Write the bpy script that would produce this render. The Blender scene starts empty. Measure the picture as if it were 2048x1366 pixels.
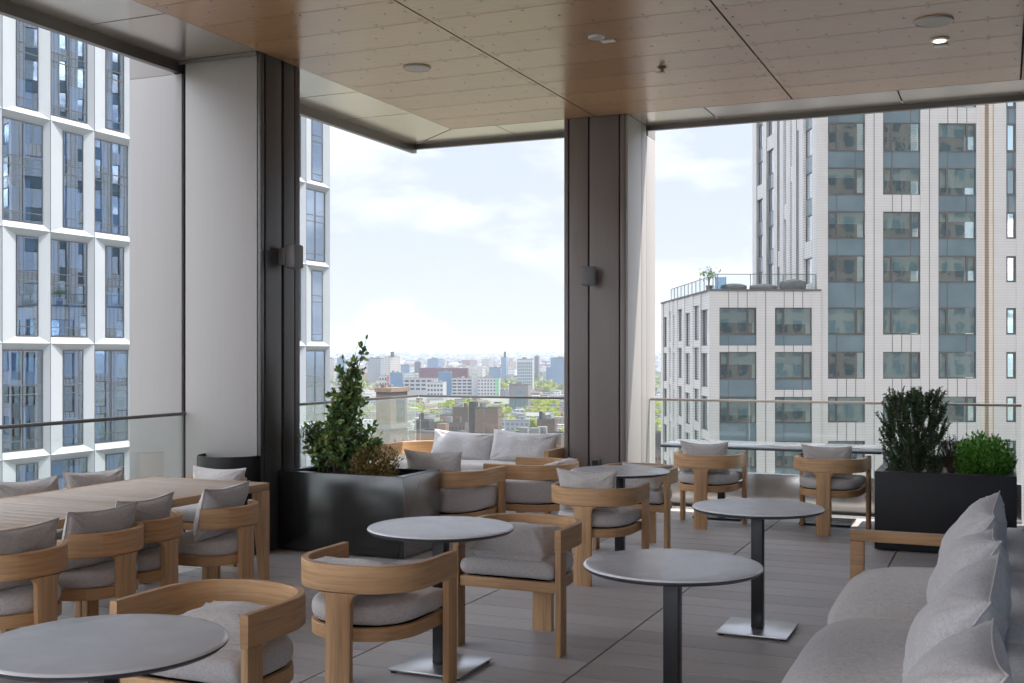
import bpy, bmesh, math, random
from math import radians as RAD, sin, cos, pi
from mathutils import Vector, Matrix, noise as mnoise

SC = bpy.context.scene
COL = SC.collection
TH = RAD(23.33)
FW = Vector((-sin(TH), cos(TH), 0)); RT = Vector((cos(TH), sin(TH), 0))
CAMZ = 1.65; FPX = 2275.0
GROUND = -60.0

# ------------------------------------------------------------------ helpers
def PT(px, d, z):
    s = (px - 1024) / FPX
    v = FW * d + RT * (s * d)
    return Vector((v.x, v.y, z))

def ZY(y, d):
    return CAMZ + (706 - y) * d / FPX

class MB:
    """collects faces; build() links them as one mesh object"""
    def __init__(self): self.v = []; self.f = []; self.m = []
    def add(self, vs, fs, mi=0):
        o = len(self.v); self.v.extend([tuple(p) for p in vs])
        for f in fs: self.f.append([o + i for i in f]); self.m.append(mi)
        return self
    def box(self, a, b, mi=0):
        x0, y0, z0 = a; x1, y1, z1 = b
        if x0 > x1: x0, x1 = x1, x0
        if y0 > y1: y0, y1 = y1, y0
        if z0 > z1: z0, z1 = z1, z0
        vs = [(x0,y0,z0),(x1,y0,z0),(x1,y1,z0),(x0,y1,z0),(x0,y0,z1),(x1,y0,z1),(x1,y1,z1),(x0,y1,z1)]
        fs = [(0,3,2,1),(4,5,6,7),(0,1,5,4),(1,2,6,5),(2,3,7,6),(3,0,4,7)]
        return self.add(vs, fs, mi)
    def cbox(self, a, b, c=.006, mi=0):
        """box with chamfered edges"""
        x0, y0, z0 = [min(p, q) for p, q in zip(a, b)]; x1, y1, z1 = [max(p, q) for p, q in zip(a, b)]
        bm = bmesh.new()
        r = bmesh.ops.create_cube(bm, size=1)
        for v in r['verts']:
            v.co = Vector((x0 + (v.co.x + .5) * (x1 - x0), y0 + (v.co.y + .5) * (y1 - y0), z0 + (v.co.z + .5) * (z1 - z0)))
        bmesh.ops.bevel(bm, geom=list(bm.edges), offset=c, segments=2, affect='EDGES', profile=.5)
        bm.verts.index_update()
        self.add([v.co.copy() for v in bm.verts], [[v.index for v in f.verts] for f in bm.faces], mi)
        bm.free(); return self
    def quad(self, a, b, c, d, mi=0): return self.add([a, b, c, d], [(0, 1, 2, 3)], mi)
    def tube(self, pts, rads, n=6, mi=0, cap=True):
        pts = [Vector(p) for p in pts]; rings = []
        for i, p in enumerate(pts):
            t = (pts[min(i + 1, len(pts) - 1)] - pts[max(i - 1, 0)])
            t = t.normalized() if t.length > 1e-9 else Vector((0, 0, 1))
            u = t.cross(Vector((0, 0, 1)) if abs(t.z) < .9 else Vector((1, 0, 0))).normalized(); w = t.cross(u)
            rings.append([p + (u * cos(2 * pi * k / n) + w * sin(2 * pi * k / n)) * rads[i] for k in range(n)])
        vs = [q for r in rings for q in r]; fs = []
        for i in range(len(pts) - 1):
            for k in range(n):
                fs.append((i * n + k, i * n + (k + 1) % n, (i + 1) * n + (k + 1) % n, (i + 1) * n + k))
        if cap: fs.append(tuple(range(n))); fs.append(tuple((len(pts) - 1) * n + k for k in reversed(range(n))))
        return self.add(vs, fs, mi)
    def lathe(self, prof, n=48, mi=0, c=(0, 0, 0)):
        vs = []; fs = []
        for r, z in prof:
            for k in range(n): vs.append((c[0] + r * cos(2 * pi * k / n), c[1] + r * sin(2 * pi * k / n), c[2] + z))
        for i in range(len(prof) - 1):
            for k in range(n):
                fs.append((i * n + k, i * n + (k + 1) % n, (i + 1) * n + (k + 1) % n, (i + 1) * n + k))
        if prof[0][0] > 1e-6: fs.append(tuple(reversed(range(n))))
        if prof[-1][0] > 1e-6: fs.append(tuple((len(prof) - 1) * n + k for k in range(n)))
        return self.add(vs, fs, mi)
    def mesh(self, name, mats, smooth=None):
        me = bpy.data.meshes.new(name)
        me.from_pydata(self.v, [], self.f)
        for m in (mats if isinstance(mats, (list, tuple)) else [mats]): me.materials.append(m)
        me.polygons.foreach_set('material_index', self.m)
        me.update()
        if smooth is not None:
            me.shade_smooth()
            if smooth < 3: me.set_sharp_from_angle(angle=smooth)
        return me
    def build(self, name, mats, parent=None, smooth=None):
        return link(name, self.mesh(name, mats, smooth), parent)

def link(name, me, parent=None):
    o = bpy.data.objects.new(name, me); COL.objects.link(o)
    if parent is not None: o.parent = parent
    return o

def tag(o, label=None, cat=None, group=None, kind=None):
    if label: o['label'] = label
    if cat: o['category'] = cat
    if group: o['group'] = group
    if kind: o['kind'] = kind
    return o

def thing(name, label, cat, loc=(0, 0, 0), rz=0, group=None):
    o = bpy.data.objects.new(name, None); COL.objects.link(o)
    o.empty_display_size = .1
    o.location = loc; o.rotation_euler = (0, 0, rz)
    return tag(o, label, cat, group)

KIDS = {}
def kids(o):
    return [c for c in bpy.data.objects if c.parent == o]
def copy_tree(o, parent=None, loc=None, rz=None, label=None, group=None, _k=None):
    c = o.copy(); COL.objects.link(c)
    if parent is not None: c.parent = parent
    if loc is not None: c.location = loc
    if rz is not None: c.rotation_euler = (0, 0, rz)
    if label: c['label'] = label
    if group: c['group'] = group
    for ch in (kids(o) if _k is None else _k): copy_tree(ch, c)
    return c

# ------------------------------------------------------------------ materials
class NT:
    def __init__(self, name):
        self.mat = bpy.data.materials.new(name); self.mat.use_nodes = True
        self.t = self.mat.node_tree; self.t.nodes.clear()
        self.out = self.n('ShaderNodeOutputMaterial')
    def n(self, typ, **kw):
        x = self.t.nodes.new(typ)
        for k, v in kw.items(): setattr(x, k, v)
        return x
    def l(self, a, b): self.t.links.new(a, b)
    def val(self, sock, v):
        if hasattr(v, 'links') or hasattr(v, 'is_linked'): self.l(v, sock)
        else: sock.default_value = v
    def math(self, op, a, b=0., c=0.):
        m = self.n('ShaderNodeMath', operation=op)
        self.val(m.inputs[0], a); self.val(m.inputs[1], b)
        if op in ('MULTIPLY_ADD', 'SMOOTH_MIN', 'COMPARE', 'WRAP'): self.val(m.inputs[2], c)
        return m.outputs[0]
    def noise(self, scale=5, detail=4, rough=.55, vec=None, stretch=None, coord='Object', dist=0.):
        tc = self.n('ShaderNodeTexCoord')
        v = tc.outputs[coord] if vec is None else vec
        if stretch:
            mp = self.n('ShaderNodeMapping'); mp.inputs['Scale'].default_value = stretch
            self.l(v, mp.inputs['Vector']); v = mp.outputs[0]
        x = self.n('ShaderNodeTexNoise'); x.inputs['Scale'].default_value = scale
        x.inputs['Detail'].default_value = detail; x.inputs['Roughness'].default_value = rough
        x.inputs['Distortion'].default_value = dist
        self.l(v, x.inputs['Vector']); return x.outputs['Fac']
    def ramp(self, fac, stops):
        r = self.n('ShaderNodeValToRGB'); e = r.color_ramp.elements
        while len(e) < len(stops): e.new(.5)
        for k, (p, c) in enumerate(stops):
            e[k].position = p; e[k].color = (c[0], c[1], c[2], 1)
        self.l(fac, r.inputs[0]); return r.outputs[0]
    def mix(self, fac, a, b, blend='MIX'):
        m = self.n('ShaderNodeMix', data_type='RGBA', blend_type=blend)
        self.val(m.inputs[0], fac)
        for s, v in ((m.inputs[6], a), (m.inputs[7], b)):
            if isinstance(v, (tuple, list)): s.default_value = (v[0], v[1], v[2], 1)
            else: self.l(v, s)
        return m.outputs[2]
    def bump(self, h, strength=.2, dist=.01):
        b = self.n('ShaderNodeBump'); b.inputs['Strength'].default_value = strength
        b.inputs['Distance'].default_value = dist; self.l(h, b.inputs['Height']); return b.outputs[0]
    def rnd_island(self): return self.n('ShaderNodeNewGeometry').outputs['Random Per Island']
    def rnd_obj(self): return self.n('ShaderNodeObjectInfo').outputs['Random']
    def pbr(self, col, rough=.5, metal=0., normal=None, spec=.5, sheen=0., coat=0.):
        p = self.n('ShaderNodeBsdfPrincipled')
        if isinstance(col, (tuple, list)): p.inputs['Base Color'].default_value = (col[0], col[1], col[2], 1)
        else: self.l(col, p.inputs['Base Color'])
        self.val(p.inputs['Roughness'], rough); self.val(p.inputs['Metallic'], metal)
        p.inputs['Specular IOR Level'].default_value = spec
        p.inputs['Sheen Weight'].default_value = sheen
        p.inputs['Coat Weight'].default_value = coat
        if normal is not None: self.l(normal, p.inputs['Normal'])
        self.l(p.outputs[0], self.out.inputs[0]); return p

M = {}
def simple(name, col, rough=.5, metal=0., var=.08, scale=3., bump=0., spec=.5, stretch=None, rvar=0.):
    t = NT(name)
    f = t.noise(scale, 5, .6, stretch=stretch)
    lo = [c * (1 - var) for c in col]; hi = [min(1, c * (1 + var)) for c in col]
    c = t.ramp(f, [(.3, lo), (.7, hi)])
    nm = t.bump(f, bump, .01) if bump else None
    r = rough
    if rvar: r = t.math('MULTIPLY_ADD', f, rvar, rough - rvar * .5)
    t.pbr(c, r, metal, nm, spec); M[name] = t.mat; return t.mat

def wood(name, stretch, base=(.58, .355, .185), isl=True, rough=.5, grey=0.):
    t = NT(name)
    g = t.noise(1.0, 6, .65, stretch=stretch, dist=.6)
    big = t.noise(2.2, 3, .5)
    d = [c * .62 for c in base]; h = [min(1, c * 1.22) for c in base]
    c = t.ramp(g, [(.28, d), (.5, base), (.74, h)])
    c = t.mix(t.math('MULTIPLY', big, .35), c, tuple(x * .75 for x in base))
    r = t.rnd_island() if isl else t.rnd_obj()
    tint = t.ramp(r, [(0, (.74, .68, .62)), (.35, (1, .97, .93)), (.7, (1, 1, 1)), (1, (.95, .84, .72))])
    c = t.mix(.8, c, tint, 'MULTIPLY')
    tint2 = t.ramp(t.rnd_obj(), [(0, (.9, .88, .86)), (1, (1, 1, 1))])
    c = t.mix(1, c, tint2, 'MULTIPLY')
    t.pbr(c, rough, 0, t.bump(g, .12, .004), .4); M[name] = t.mat; return t.mat

wood('wood_rail', (3, 3, 55))
wood('wood_leg', (50, 50, 2.2))
wood('wood_table', (2.5, 60, 60), base=(.52, .445, .38), rough=.55)
wood('wood_edge', (45, 1.6, 45), base=(.54, .335, .17))

def fabric(name, col):
    t = NT(name)
    a = t.noise(260, 3, .75, stretch=(1, 1, .18)); b = t.noise(260, 3, .75, stretch=(.18, .18, 1)); big = t.noise(7, 4, .6)
    w = t.math('MULTIPLY', t.math('ADD', a, b), .5)
    c = t.ramp(w, [(.34, [x * .66 for x in col]), (.5, col), (.66, [x * 1.22 for x in col])])
    c = t.mix(t.math('MULTIPLY', big, .25), c, tuple(x * .82 for x in col))
    tint = t.ramp(t.rnd_obj(), [(0, (.93, .93, .95)), (1, (1, .985, .96))])
    c = t.mix(1, c, tint, 'MULTIPLY')
    h = t.math('ADD', t.math('MULTIPLY', w, .5), t.math('MULTIPLY', big, 1.0))
    t.pbr(c, .92, 0, t.bump(h, .35, .005), .2, sheen=.25); M[name] = t.mat
fabric('fabric', (.53, .505, .49))
fabric('fabric_light', (.60, .59, .585))
fabric('fabric_sofa', (.67, .65, .64))

# terrace
def ceiling_wood():
    t = NT('ceiling_wood')
    g = t.noise(1.0, 6, .7, stretch=(2.2, 42, 42), dist=.3); fine = t.noise(1.0, 3, .6, stretch=(6, 220, 220))
    c = t.ramp(t.math('ADD', t.math('MULTIPLY', g, .65), t.math('MULTIPLY', fine, .35)), [(.3, (.41, .222, .11)), (.5, (.45, .25, .126)), (.7, (.50, .285, .15))])
    tint = t.ramp(t.rnd_island(), [(0, (.9, .88, .86)), (1, (1, 1, 1))])
    c = t.mix(1, c, tint, 'MULTIPLY')
    t.pbr(c, .24, 0, t.bump(fine, .03, .002), .8); M['ceiling_wood'] = t.mat
ceiling_wood()
def deck():
    t = NT('deck')
    g = t.noise(1.0, 5, .7, stretch=(2.5, 45, 45), dist=.4); sp = t.noise(70, 3, .7); big = t.noise(.9, 3, .5)
    f = t.math('ADD', t.math('MULTIPLY', g, .6), t.math('MULTIPLY', sp, .4))
    c = t.ramp(f, [(.3, (.36, .34, .337)), (.5, (.48, .457, .455)), (.7, (.57, .545, .543))])
    tint = t.ramp(t.rnd_island(), [(0, (.74, .72, .70)), (.5, (.95, .93, .92)), (1, (1.06, 1.04, 1.02))])
    c = t.mix(1, c, tint, 'MULTIPLY'); c = t.mix(t.math('MULTIPLY', big, .55), c, (.37, .35, .345))
    t.pbr(c, t.math('MULTIPLY_ADD', big, .25, .38), 0, t.bump(f, .25, .003), .5); M['deck'] = t.mat
deck()
def brushed(name, col, rough, metal, ax=(60, 60, .6), var=.05):
    t = NT(name)
    g = t.noise(1.0, 4, .7, stretch=ax); big = t.noise(.8, 3, .5)
    c = t.ramp(g, [(.3, [x * (1 - var) for x in col]), (.7, [x * (1 + var) for x in col])])
    t.pbr(c, t.math('MULTIPLY_ADD', big, .12, rough - .06), metal, t.bump(g, .04, .002), .5); M[name] = t.mat
brushed('soffit_metal', (.54, .48, .425), .2, .7, (1, 1, 60))
brushed('lip_metal', (.16, .145, .135), .35, .5)
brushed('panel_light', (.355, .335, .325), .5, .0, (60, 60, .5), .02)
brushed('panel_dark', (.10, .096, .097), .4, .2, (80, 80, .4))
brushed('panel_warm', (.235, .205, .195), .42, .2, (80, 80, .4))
brushed('stainless', (.52, .51, .49), .22, .9, (.5, .5, 60))
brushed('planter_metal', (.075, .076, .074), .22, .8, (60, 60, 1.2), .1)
brushed('planter_side_sheen', (.24, .235, .225), .27, .9, (1, 60, 1), .06)
simple('planter_black', (.016, .016, .018), .5, 0, .25, 40, spec=.3)
brushed('planter_sheen', (.06, .06, .06), .28, .7, (60, 60, 1.2), .15)
simple('black_metal', (.018, .018, .02), .38, .3, .2, 20)
simple('black_gap', (.006, .006, .006), .9, 0)
simple('table_top', (.78, .79, .81), .2, 0, .06, 5, spec=.6, rvar=.26)
simple('table_edge', (.035, .04, .055), .3, 0, .1, 5)
brushed('base_steel', (.62, .63, .65), .3, .95, (1, 60, 60))
simple('soil', (.075, .05, .034), .95, 0, .5, 25, .8)
simple('white_paint', (.72, .71, .69), .45, 0, .03)
simple('rail_bronze', (.17, .155, .145), .35, .6, .05)
simple('rail_steel', (.42, .36, .31), .3, .7, .05)
simple('bin_brown', (.20, .115, .065), .4, .3, .25, 4, stretch=(8, 8, .6))
simple('bracket_grey', (.16, .155, .16), .5, .1, .05)

def thinglass(name, tint=(.93, .97, .95), refl=.06, wav=0., wscale=.6, gl=(1, 1, 1), edge=.55):
    t = NT(name)
    tr = t.n('ShaderNodeBsdfTransparent'); tr.inputs[0].default_value = (*tint, 1)
    g = t.n('ShaderNodeBsdfGlossy'); g.inputs['Roughness'].default_value = 0.0
    g.inputs['Color'].default_value = (*gl, 1)
    lw = t.n('ShaderNodeLayerWeight'); lw.inputs['Blend'].default_value = .25
    if wav:
        nm = t.noise(wscale, 2, .5, coord='Object')
        b = t.bump(nm, wav, .03); t.l(b, g.inputs['Normal'])
    f = t.math('MULTIPLY_ADD', lw.outputs['Fresnel'], edge, refl)
    f = t.math('MINIMUM', f, 1.0)
    mx = t.n('ShaderNodeMixShader'); t.l(f, mx.inputs[0]); t.l(tr.outputs[0], mx.inputs[1]); t.l(g.outputs[0], mx.inputs[2])
    t.l(mx.outputs[0], t.out.inputs[0]); M[name] = t.mat
thinglass('rail_glass', (.94, .965, .955), .015, 0, edge=.4)
thinglass('tower_glass', (.74, .84, .85), .24, .12, .9, (.90, .98, 1.0), .6)
thinglass('facade_glass', (.68, .80, .92), .30, .05, .4, (.85, .93, 1.0), .6)
thinglass('side_glass', (.5, .6, .65), .72, .05, .5, (.92, .96, 1.0), .3)
def spandrel():
    t = NT('spandrel_glass')
    f = t.noise(.35, 3, .5); b = t.noise(.9, 2, .5)
    c = t.ramp(f, [(.3, (.105, .145, .165)), (.7, (.15, .195, .215))])
    t.pbr(c, .06, 0, t.bump(b, .08, .03), .6); M['spandrel_glass'] = t.mat
spandrel()
simple('window_frame', (.10, .095, .095), .4, .3, .1)
simple('mullion', (.13, .135, .145), .35, .5, .1)
def room():
    t = NT('room_dark'); f = t.noise(.8, 4, .6); c = t.ramp(f, [(.35, (.04, .05, .06)), (.6, (.10, .115, .12)), (.75, (.20, .17, .14))])
    t.pbr(c, .8); M['room_dark'] = t.mat
room()
simple('room_teal', (.14, .16, .162), .8, 0, .5, .6)
def blind():
    t = NT('blind'); r = t.rnd_obj(); f = t.noise(1.2, 3, .5, stretch=(6, 6, .3))
    c = t.ramp(r, [(0, (.42, .46, .46)), (.6, (.58, .6, .58)), (1, (.70, .69, .66))])
    c = t.mix(t.math('MULTIPLY', f, .4), c, (.3, .33, .34))
    t.pbr(c, .9); M['blind'] = t.mat
blind()
def curtain():
    t = NT('curtain'); r = t.rnd_obj(); f = t.noise(1.0, 2, .5, stretch=(3, 3, .15))
    c = t.ramp(r, [(0, (.22, .32, .46)), (.5, (.42, .55, .72)), (1, (.7, .76, .84))])
    c = t.mix(t.math('MULTIPLY', f, .6), c, (.2, .28, .38))
    t.pbr(c, .9); M['curtain'] = t.mat
curtain()

def tiles(name, base, pitch, joint, amp, vpitch=0., vaxis=0, rib=0.):
    """glazed tile cladding with fine horizontal joints"""
    t = NT(name)
    tc = t.n('ShaderNodeTexCoord'); sp = t.n('ShaderNodeSeparateXYZ'); t.l(tc.outputs['Object'], sp.inputs[0])
    z = t.math('FRACT', t.math('DIVIDE', sp.outputs[2], pitch))
    lz = t.math('LESS_THAN', z, joint)
    band = t.math('FLOOR', t.math('DIVIDE', sp.outputs[2], pitch))
    wn = t.n('ShaderNodeTexWhiteNoise', noise_dimensions='1D'); t.l(band, wn.inputs['W'])
    f = t.noise(.5, 4, .6)
    c = t.ramp(f, [(.3, [x * .93 for x in base]), (.7, base)])
    c = t.mix(t.math('MULTIPLY', wn.outputs[0], .14), c, tuple(x * .8 for x in base))
    c = t.mix(t.math('MULTIPLY', lz, amp), c, tuple(x * .3 for x in base))
    if vpitch:
        v = t.math('FRACT', t.math('DIVIDE', sp.outputs[vaxis], vpitch))
        lv = t.math('LESS_THAN', v, rib)
        c = t.mix(t.math('MULTIPLY', lv, .7), c, tuple(x * .33 for x in base))
    t.pbr(c, .38, 0, None, .5); M[name] = t.mat
tiles('tile_front', (.50, .48, .46), .19, .2, .2)
tiles('tile_side', (.64, .62, .60), .19, .25, .5, .42, 1, .22)
tiles('tile_sun_tint', (.62, .52, .42), .19, .2, .4)  # warmer, lighter tile: sunlight on the recessed strip put into its colour
simple('seam', (.10, .095, .09), .6, 0)
simple('white_panel', (.355, .38, .405), .42, 0, .03, .4)
simple('roof_gravel', (.32, .31, .30), .9, 0, .2, 2)

def facade_mat(name, col, winc=(.10, .11, .12), px=3.2, pz=3.1, wx=.45, wz=.48, rough=.7, var=.1):
    t = NT(name)
    tc = t.n('ShaderNodeTexCoord'); sp = t.n('ShaderNodeSeparateXYZ'); t.l(tc.outputs['Object'], sp.inputs[0])
    xy = t.math('ADD', sp.outputs[0], sp.outputs[1])
    fx = t.math('FRACT', t.math('DIVIDE', xy, px)); fz = t.math('FRACT', t.math('DIVIDE', sp.outputs[2], pz))
    ge = t.n('ShaderNodeNewGeometry'); sn = t.n('ShaderNodeSeparateXYZ'); t.l(ge.outputs['Normal'], sn.inputs[0])
    up = t.math('LESS_THAN', t.math('ABSOLUTE', sn.outputs[2]), .5)
    m = t.math('MULTIPLY', t.math('MULTIPLY', t.math('LESS_THAN', t.math('ABSOLUTE', t.math('SUBTRACT', fx, .5)), wx / 2), t.math('LESS_THAN', t.math('ABSOLUTE', t.math('SUBTRACT', fz, .5)), wz / 2)), up)
    f = t.noise(.12, 5, .6)
    c = t.ramp(f, [(.3, [x * (1 - var) for x in col]), (.7, [x * (1 + var) for x in col])])
    c = t.mix(m, c, winc)
    t.pbr(c, rough); M[name] = t.mat
facade_mat('host_wall', (.26, .225, .205), (.10, .125, .145), 3.4, 3.2, .52, .62)

# ================================================================== terrace shell
CEIL = 4.12
def build_shell():
    # floor: composite pavers with open joints
    mb = MB(); xs = [-6.30, -5.65, -4.44, -3.23, -2.02, -.81, .40, 1.61, 2.82]; P = .2622
    y = -5.0 - .02
    while y < 11.95:
        y1 = min(y + P, 11.98)
        for i in range(len(xs) - 1):
            if xs[i] > .1 and y > 2.7: continue
            xe = xs[i + 1]
            if y > 2.7 and xe > .2: xe = .2
            mb.box((xs[i] + .006, y + .0045, -.04), (xe - .006, y1 - .0045, 0))
        y += P
    tag(mb.build('terrace_floor', M['deck']), kind='structure')
    mb = MB().box((-6.5, -5.2, -.45), (3.0, 12.2, -.045))
    tag(mb.build('floor_slab', M['black_gap']), kind='structure')
    # timber ceiling panels
    mb = MB(); xs = [-5.59, -3.91, -1.88, .15, 2.18, 3.0]; P = .535; y1 = 11.26
    while y1 > -5:
        y0 = max(y1 - P, -5)
        for i in range(5):
            mb.box((xs[i] + (.008 if i else 0), y0 + .004, CEIL), (xs[i + 1] - (.008 if i < 4 else 0), y1 - .004, CEIL + .02))
        y1 = y0
    ce = tag(mb.build('ceiling', M['ceiling_wood']), kind='structure')
    mb = MB(); y1 = 11.26; k = 0
    while y1 > -1:
        for yy, off in ((y1 - .05, 0.), (y1 - .485, 0.), (y1 - .267, .2)):
            x = xs[0] + .10 + off; 
            while x < .9:
                n = min((abs(x - q) for q in xs))
                if n > .03:
                    mb.lathe([(.0105, CEIL - .0015), (.0105, CEIL + .004)], 6, 0, (x, yy, 0))
                x += .385
            for q in xs[1:3]:
                for dx in (-.06, .06): mb.lathe([(.0105, CEIL - .0015), (.0105, CEIL + .004)], 6, 0, (q + dx, yy, 0))
        y1 -= P
    tag(mb.build('screw_head', M['black_metal'], ce), kind='stuff')
    tag(MB().box((-6.4, -5.2, CEIL + .03), (3.2, 11.9, CEIL + .06)).build('ceiling_void', M['black_gap']), kind='structure')
    # brushed metal soffit band
    mb = MB(); ys = [-5, -2.6, -1.2, .2, 1.6, 3.0, 4.6, 6.6, 8.0, 9.3, 10.35]
    xo, xi, yo, yi = -6.41, -5.594, 11.94, 11.264
    for a, b in zip(ys, ys[1:]): mb.box((xo, a + .008, CEIL), (xi, b - .008, CEIL + .02))
    def prism(poly, z0, z1):
        n = len(poly)
        mb.add([(p[0], p[1], z0) for p in poly] + [(p[0], p[1], z1) for p in poly],
               [tuple(reversed(range(n))), tuple(range(n, 2 * n))] + [(i, (i + 1) % n, n + (i + 1) % n, n + i) for i in range(n)])
    prism([(xo, ys[-1] + .008), (xi, ys[-1] + .008), (xi, yi - .008), (xo, yo - .016)], CEIL, CEIL + .02)
    prism([(xo + .014, yo), (xi + .012, yi + .006), (-5.058, yi + .006), (-5.058, yo)], CEIL, CEIL + .02)
    xs2 = [-5.046, -2.75, -.9, .2]
    for a, b in zip(xs2, xs2[1:]): mb.box((a, yi + .004, CEIL), (b - .014, yo, CEIL + .02))
    tag(mb.build('soffit', M['soffit_metal']), kind='structure')
    mb = MB().box((-6.47, -5.2, CEIL - .09), (-6.412, 12.0, CEIL + .02)).box((-6.41, 11.943, CEIL - .05), (.2, 12.0, CEIL + .02))
    tag(mb.build('fascia', M['lip_metal']), kind='structure')
    mb = MB().cbox((-6.40, 7.712, CEIL - .03), (-5.605, 7.735, CEIL - .002), .003)
    tag(mb.build('ceiling_trim', M['lip_metal']), kind='structure')

    # ---- columns
    t = thing('column', 'wide column of pale grey metal panels with a dark vertical slot, beside the black bin', 'column', (-6.28, 8.03, 0))
    def P(x, y, z): return (x + 6.28, y - 8.03, z)
    MB().box(P(-6.93, 7.79, 0), P(-5.62, 8.30, CEIL)).build('core', M['black_gap'], t)
    mb = MB()
    mb.cbox(P(-6.96, 7.75, .02), P(-6.395, 7.788, CEIL - .1), .004).cbox(P(-6.96, 7.75, CEIL - .098), P(-6.476, 7.788, 6.2), .004).cbox(P(-6.355, 7.75, .02), P(-5.625, 7.788, CEIL - .004), .004)
    mb.cbox(P(-6.96, 7.79, .02), P(-6.932, 8.3, 6.2), .004)
    mb.build('panel', M['panel_light'], t, .5)
    mb = MB()
    for a, b in ((7.752, 7.80), (7.825, 8.045), (8.085, 8.235), (8.25, 8.32)):
        mb.cbox(P(-5.618, a, .01), P(-5.588, b, CEIL - .002), .004)
    mb.build('side_cladding', M['panel_dark'], t, .5)
    mb = MB().box(P(-6.9, 8.302, .02), P(-5.62, 8.33, CEIL - .004)); mb.build('rear_panel', M['panel_light'], t)

    t = thing('column', 'narrow dark bronze corner column with sunlit pale side, between the two glass railings', 'column', (-3.91, 11.78, 0))
    def P(x, y, z): return (x + 3.91, y - 11.78, z)
    MB().box(P(-4.24, 11.30, -.4), P(-3.585, 12.27, CEIL)).build('core', M['black_gap'], t)
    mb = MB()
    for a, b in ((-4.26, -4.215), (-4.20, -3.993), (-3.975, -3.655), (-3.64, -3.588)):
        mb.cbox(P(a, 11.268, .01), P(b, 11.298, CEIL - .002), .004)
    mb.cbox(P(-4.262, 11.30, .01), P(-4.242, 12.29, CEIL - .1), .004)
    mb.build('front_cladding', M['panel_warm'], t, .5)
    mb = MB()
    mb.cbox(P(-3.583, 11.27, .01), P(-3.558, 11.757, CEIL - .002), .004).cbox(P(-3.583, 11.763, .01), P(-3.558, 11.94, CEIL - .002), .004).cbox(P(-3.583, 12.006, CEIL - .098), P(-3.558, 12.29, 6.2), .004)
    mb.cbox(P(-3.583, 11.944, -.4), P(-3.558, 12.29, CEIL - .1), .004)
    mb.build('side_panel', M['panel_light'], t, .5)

    # ---- glass railings
    def railing(lab, segs, base_h, joints, hm, z1, base_mat, ends):
        c = segs[0][0]; t = thing('glass_railing', lab, 'railing', (c[0], c[1], 0))
        for (a, b), jj in zip(segs, joints):
            a = Vector((a[0] - c[0], a[1] - c[1], 0)); b = Vector((b[0] - c[0], b[1] - c[1], 0))
            u = (b - a).normalized(); n = Vector((-u.y, u.x, 0)); L = (b - a).length
            def slab(s0, s1, w, z0, zz, ch=0):
                p, q = a + u * s0 - n * w, a + u * s1 + n * w
                m = MB()
                lo = (min(p.x, q.x), min(p.y, q.y), z0); hi = (max(p.x, q.x), max(p.y, q.y), zz)
                return m.cbox(lo, hi, ch) if ch else m.box(lo, hi)
            slab(0, L, .022, z1 - .026, z1, .004).build('handrail', hm, t, .5)
            slab(0, L, .045, -.02, base_h, .006).build('base_channel', base_mat, t, .5)
            cuts = [0] + jj + [L]
            for s0, s1 in zip(cuts, cuts[1:]):
                slab(s0 + .006, s1 - .006, .008, base_h, z1 - .028).build('glass_panel', M['rail_glass'], t)
        return t
    railing('glass railing with a dark bronze handrail, left of the pale column', [((-6.36, 7.74), (-6.36, -5.0))], .10,
            [[1.04, 2.44, 3.84, 5.24, 6.64, 8.04, 9.44, 10.84]], M['rail_bronze'], 1.15, M['rail_bronze'], 0)
    railing('glass railing turning a corner behind the cushioned loveseat and tall shrub', [((-6.42, 8.34), (-6.42, 12.02)), ((-6.395, 12.045), (-4.265, 12.045))], .20,
            [[1.8], [1.1]], M['rail_bronze'], 1.152, M['stainless'], 0)
    railing('glass railing with stainless base panel behind the bar table, right of the corner column', [((-3.55, 12.07), (.17, 12.07))], .38,
            [[1.08, 2.9]], M['rail_steel'], 1.155, M['stainless'], 0)

    # ---- glazed wall beside the sofa, back walls, host tower
    t = thing('glazed_wall', 'dark framed glass wall at the right edge behind the planter', 'glass wall', (.22, 7.5, 0))
    mb = MB()
    for y in (2.9, 4.7, 6.5, 8.3, 10.1, 11.9):
        mb.cbox((-.03, y - .05 - 7.5, 0), (.06, y + .05 - 7.5, CEIL), .006)
    mb.cbox((-.028, -4.6, 0), (.055, 4.35, .10), .006).cbox((-.028, -4.6, CEIL - .12), (.055, 4.35, CEIL - .003), .006)
    mb.build('frame', M['panel_dark'], t, .5)
    for a in (2.95, 4.75, 6.55, 8.35, 10.15):
        MB().box((0, a - 7.5, .10), (.025, a + 1.7 - 7.5, CEIL - .12)).build('glass_panel', M['facade_glass'], t)
    MB().box((1.2, -4.5, 0), (1.25, 4.4, CEIL)).build('inner_wall', M['room_dark'], t)
    tag(MB().box((-6.3, -5.35, -.04), (3.2, -5.2, 1.0)).build('rear_wall', simple('rear_wall_paint', (.62, .60, .58), .6)), kind='structure')
    tag(MB().box((.28, 2.55, -.04), (3.2, 2.75, CEIL + .02)).box((3.02, -5.2, -.04), (3.2, 2.54, CEIL + .02)).build('side_wall', M['rear_wall_paint']), kind='structure')
    t = thing('host_tower', 'tower floors directly above and below this covered terrace', 'building', (9, -9, GROUND))
    mb = MB().box((-15.46, 3.8, CEIL + .08 - GROUND), (82, 20.99, 110 - GROUND)).box((-15.5, 3.7, 0), (82, 21.1, -.5 - GROUND)).box((-5.7, 3.75, -.49 - GROUND), (82, 20.95, CEIL + .07 - GROUND))
    mb.build('wall', M['host_wall'], t)

    # ---- ceiling fixtures
    simple('grille', (.62, .56, .50), .7, 0, .04, 60)
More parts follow.
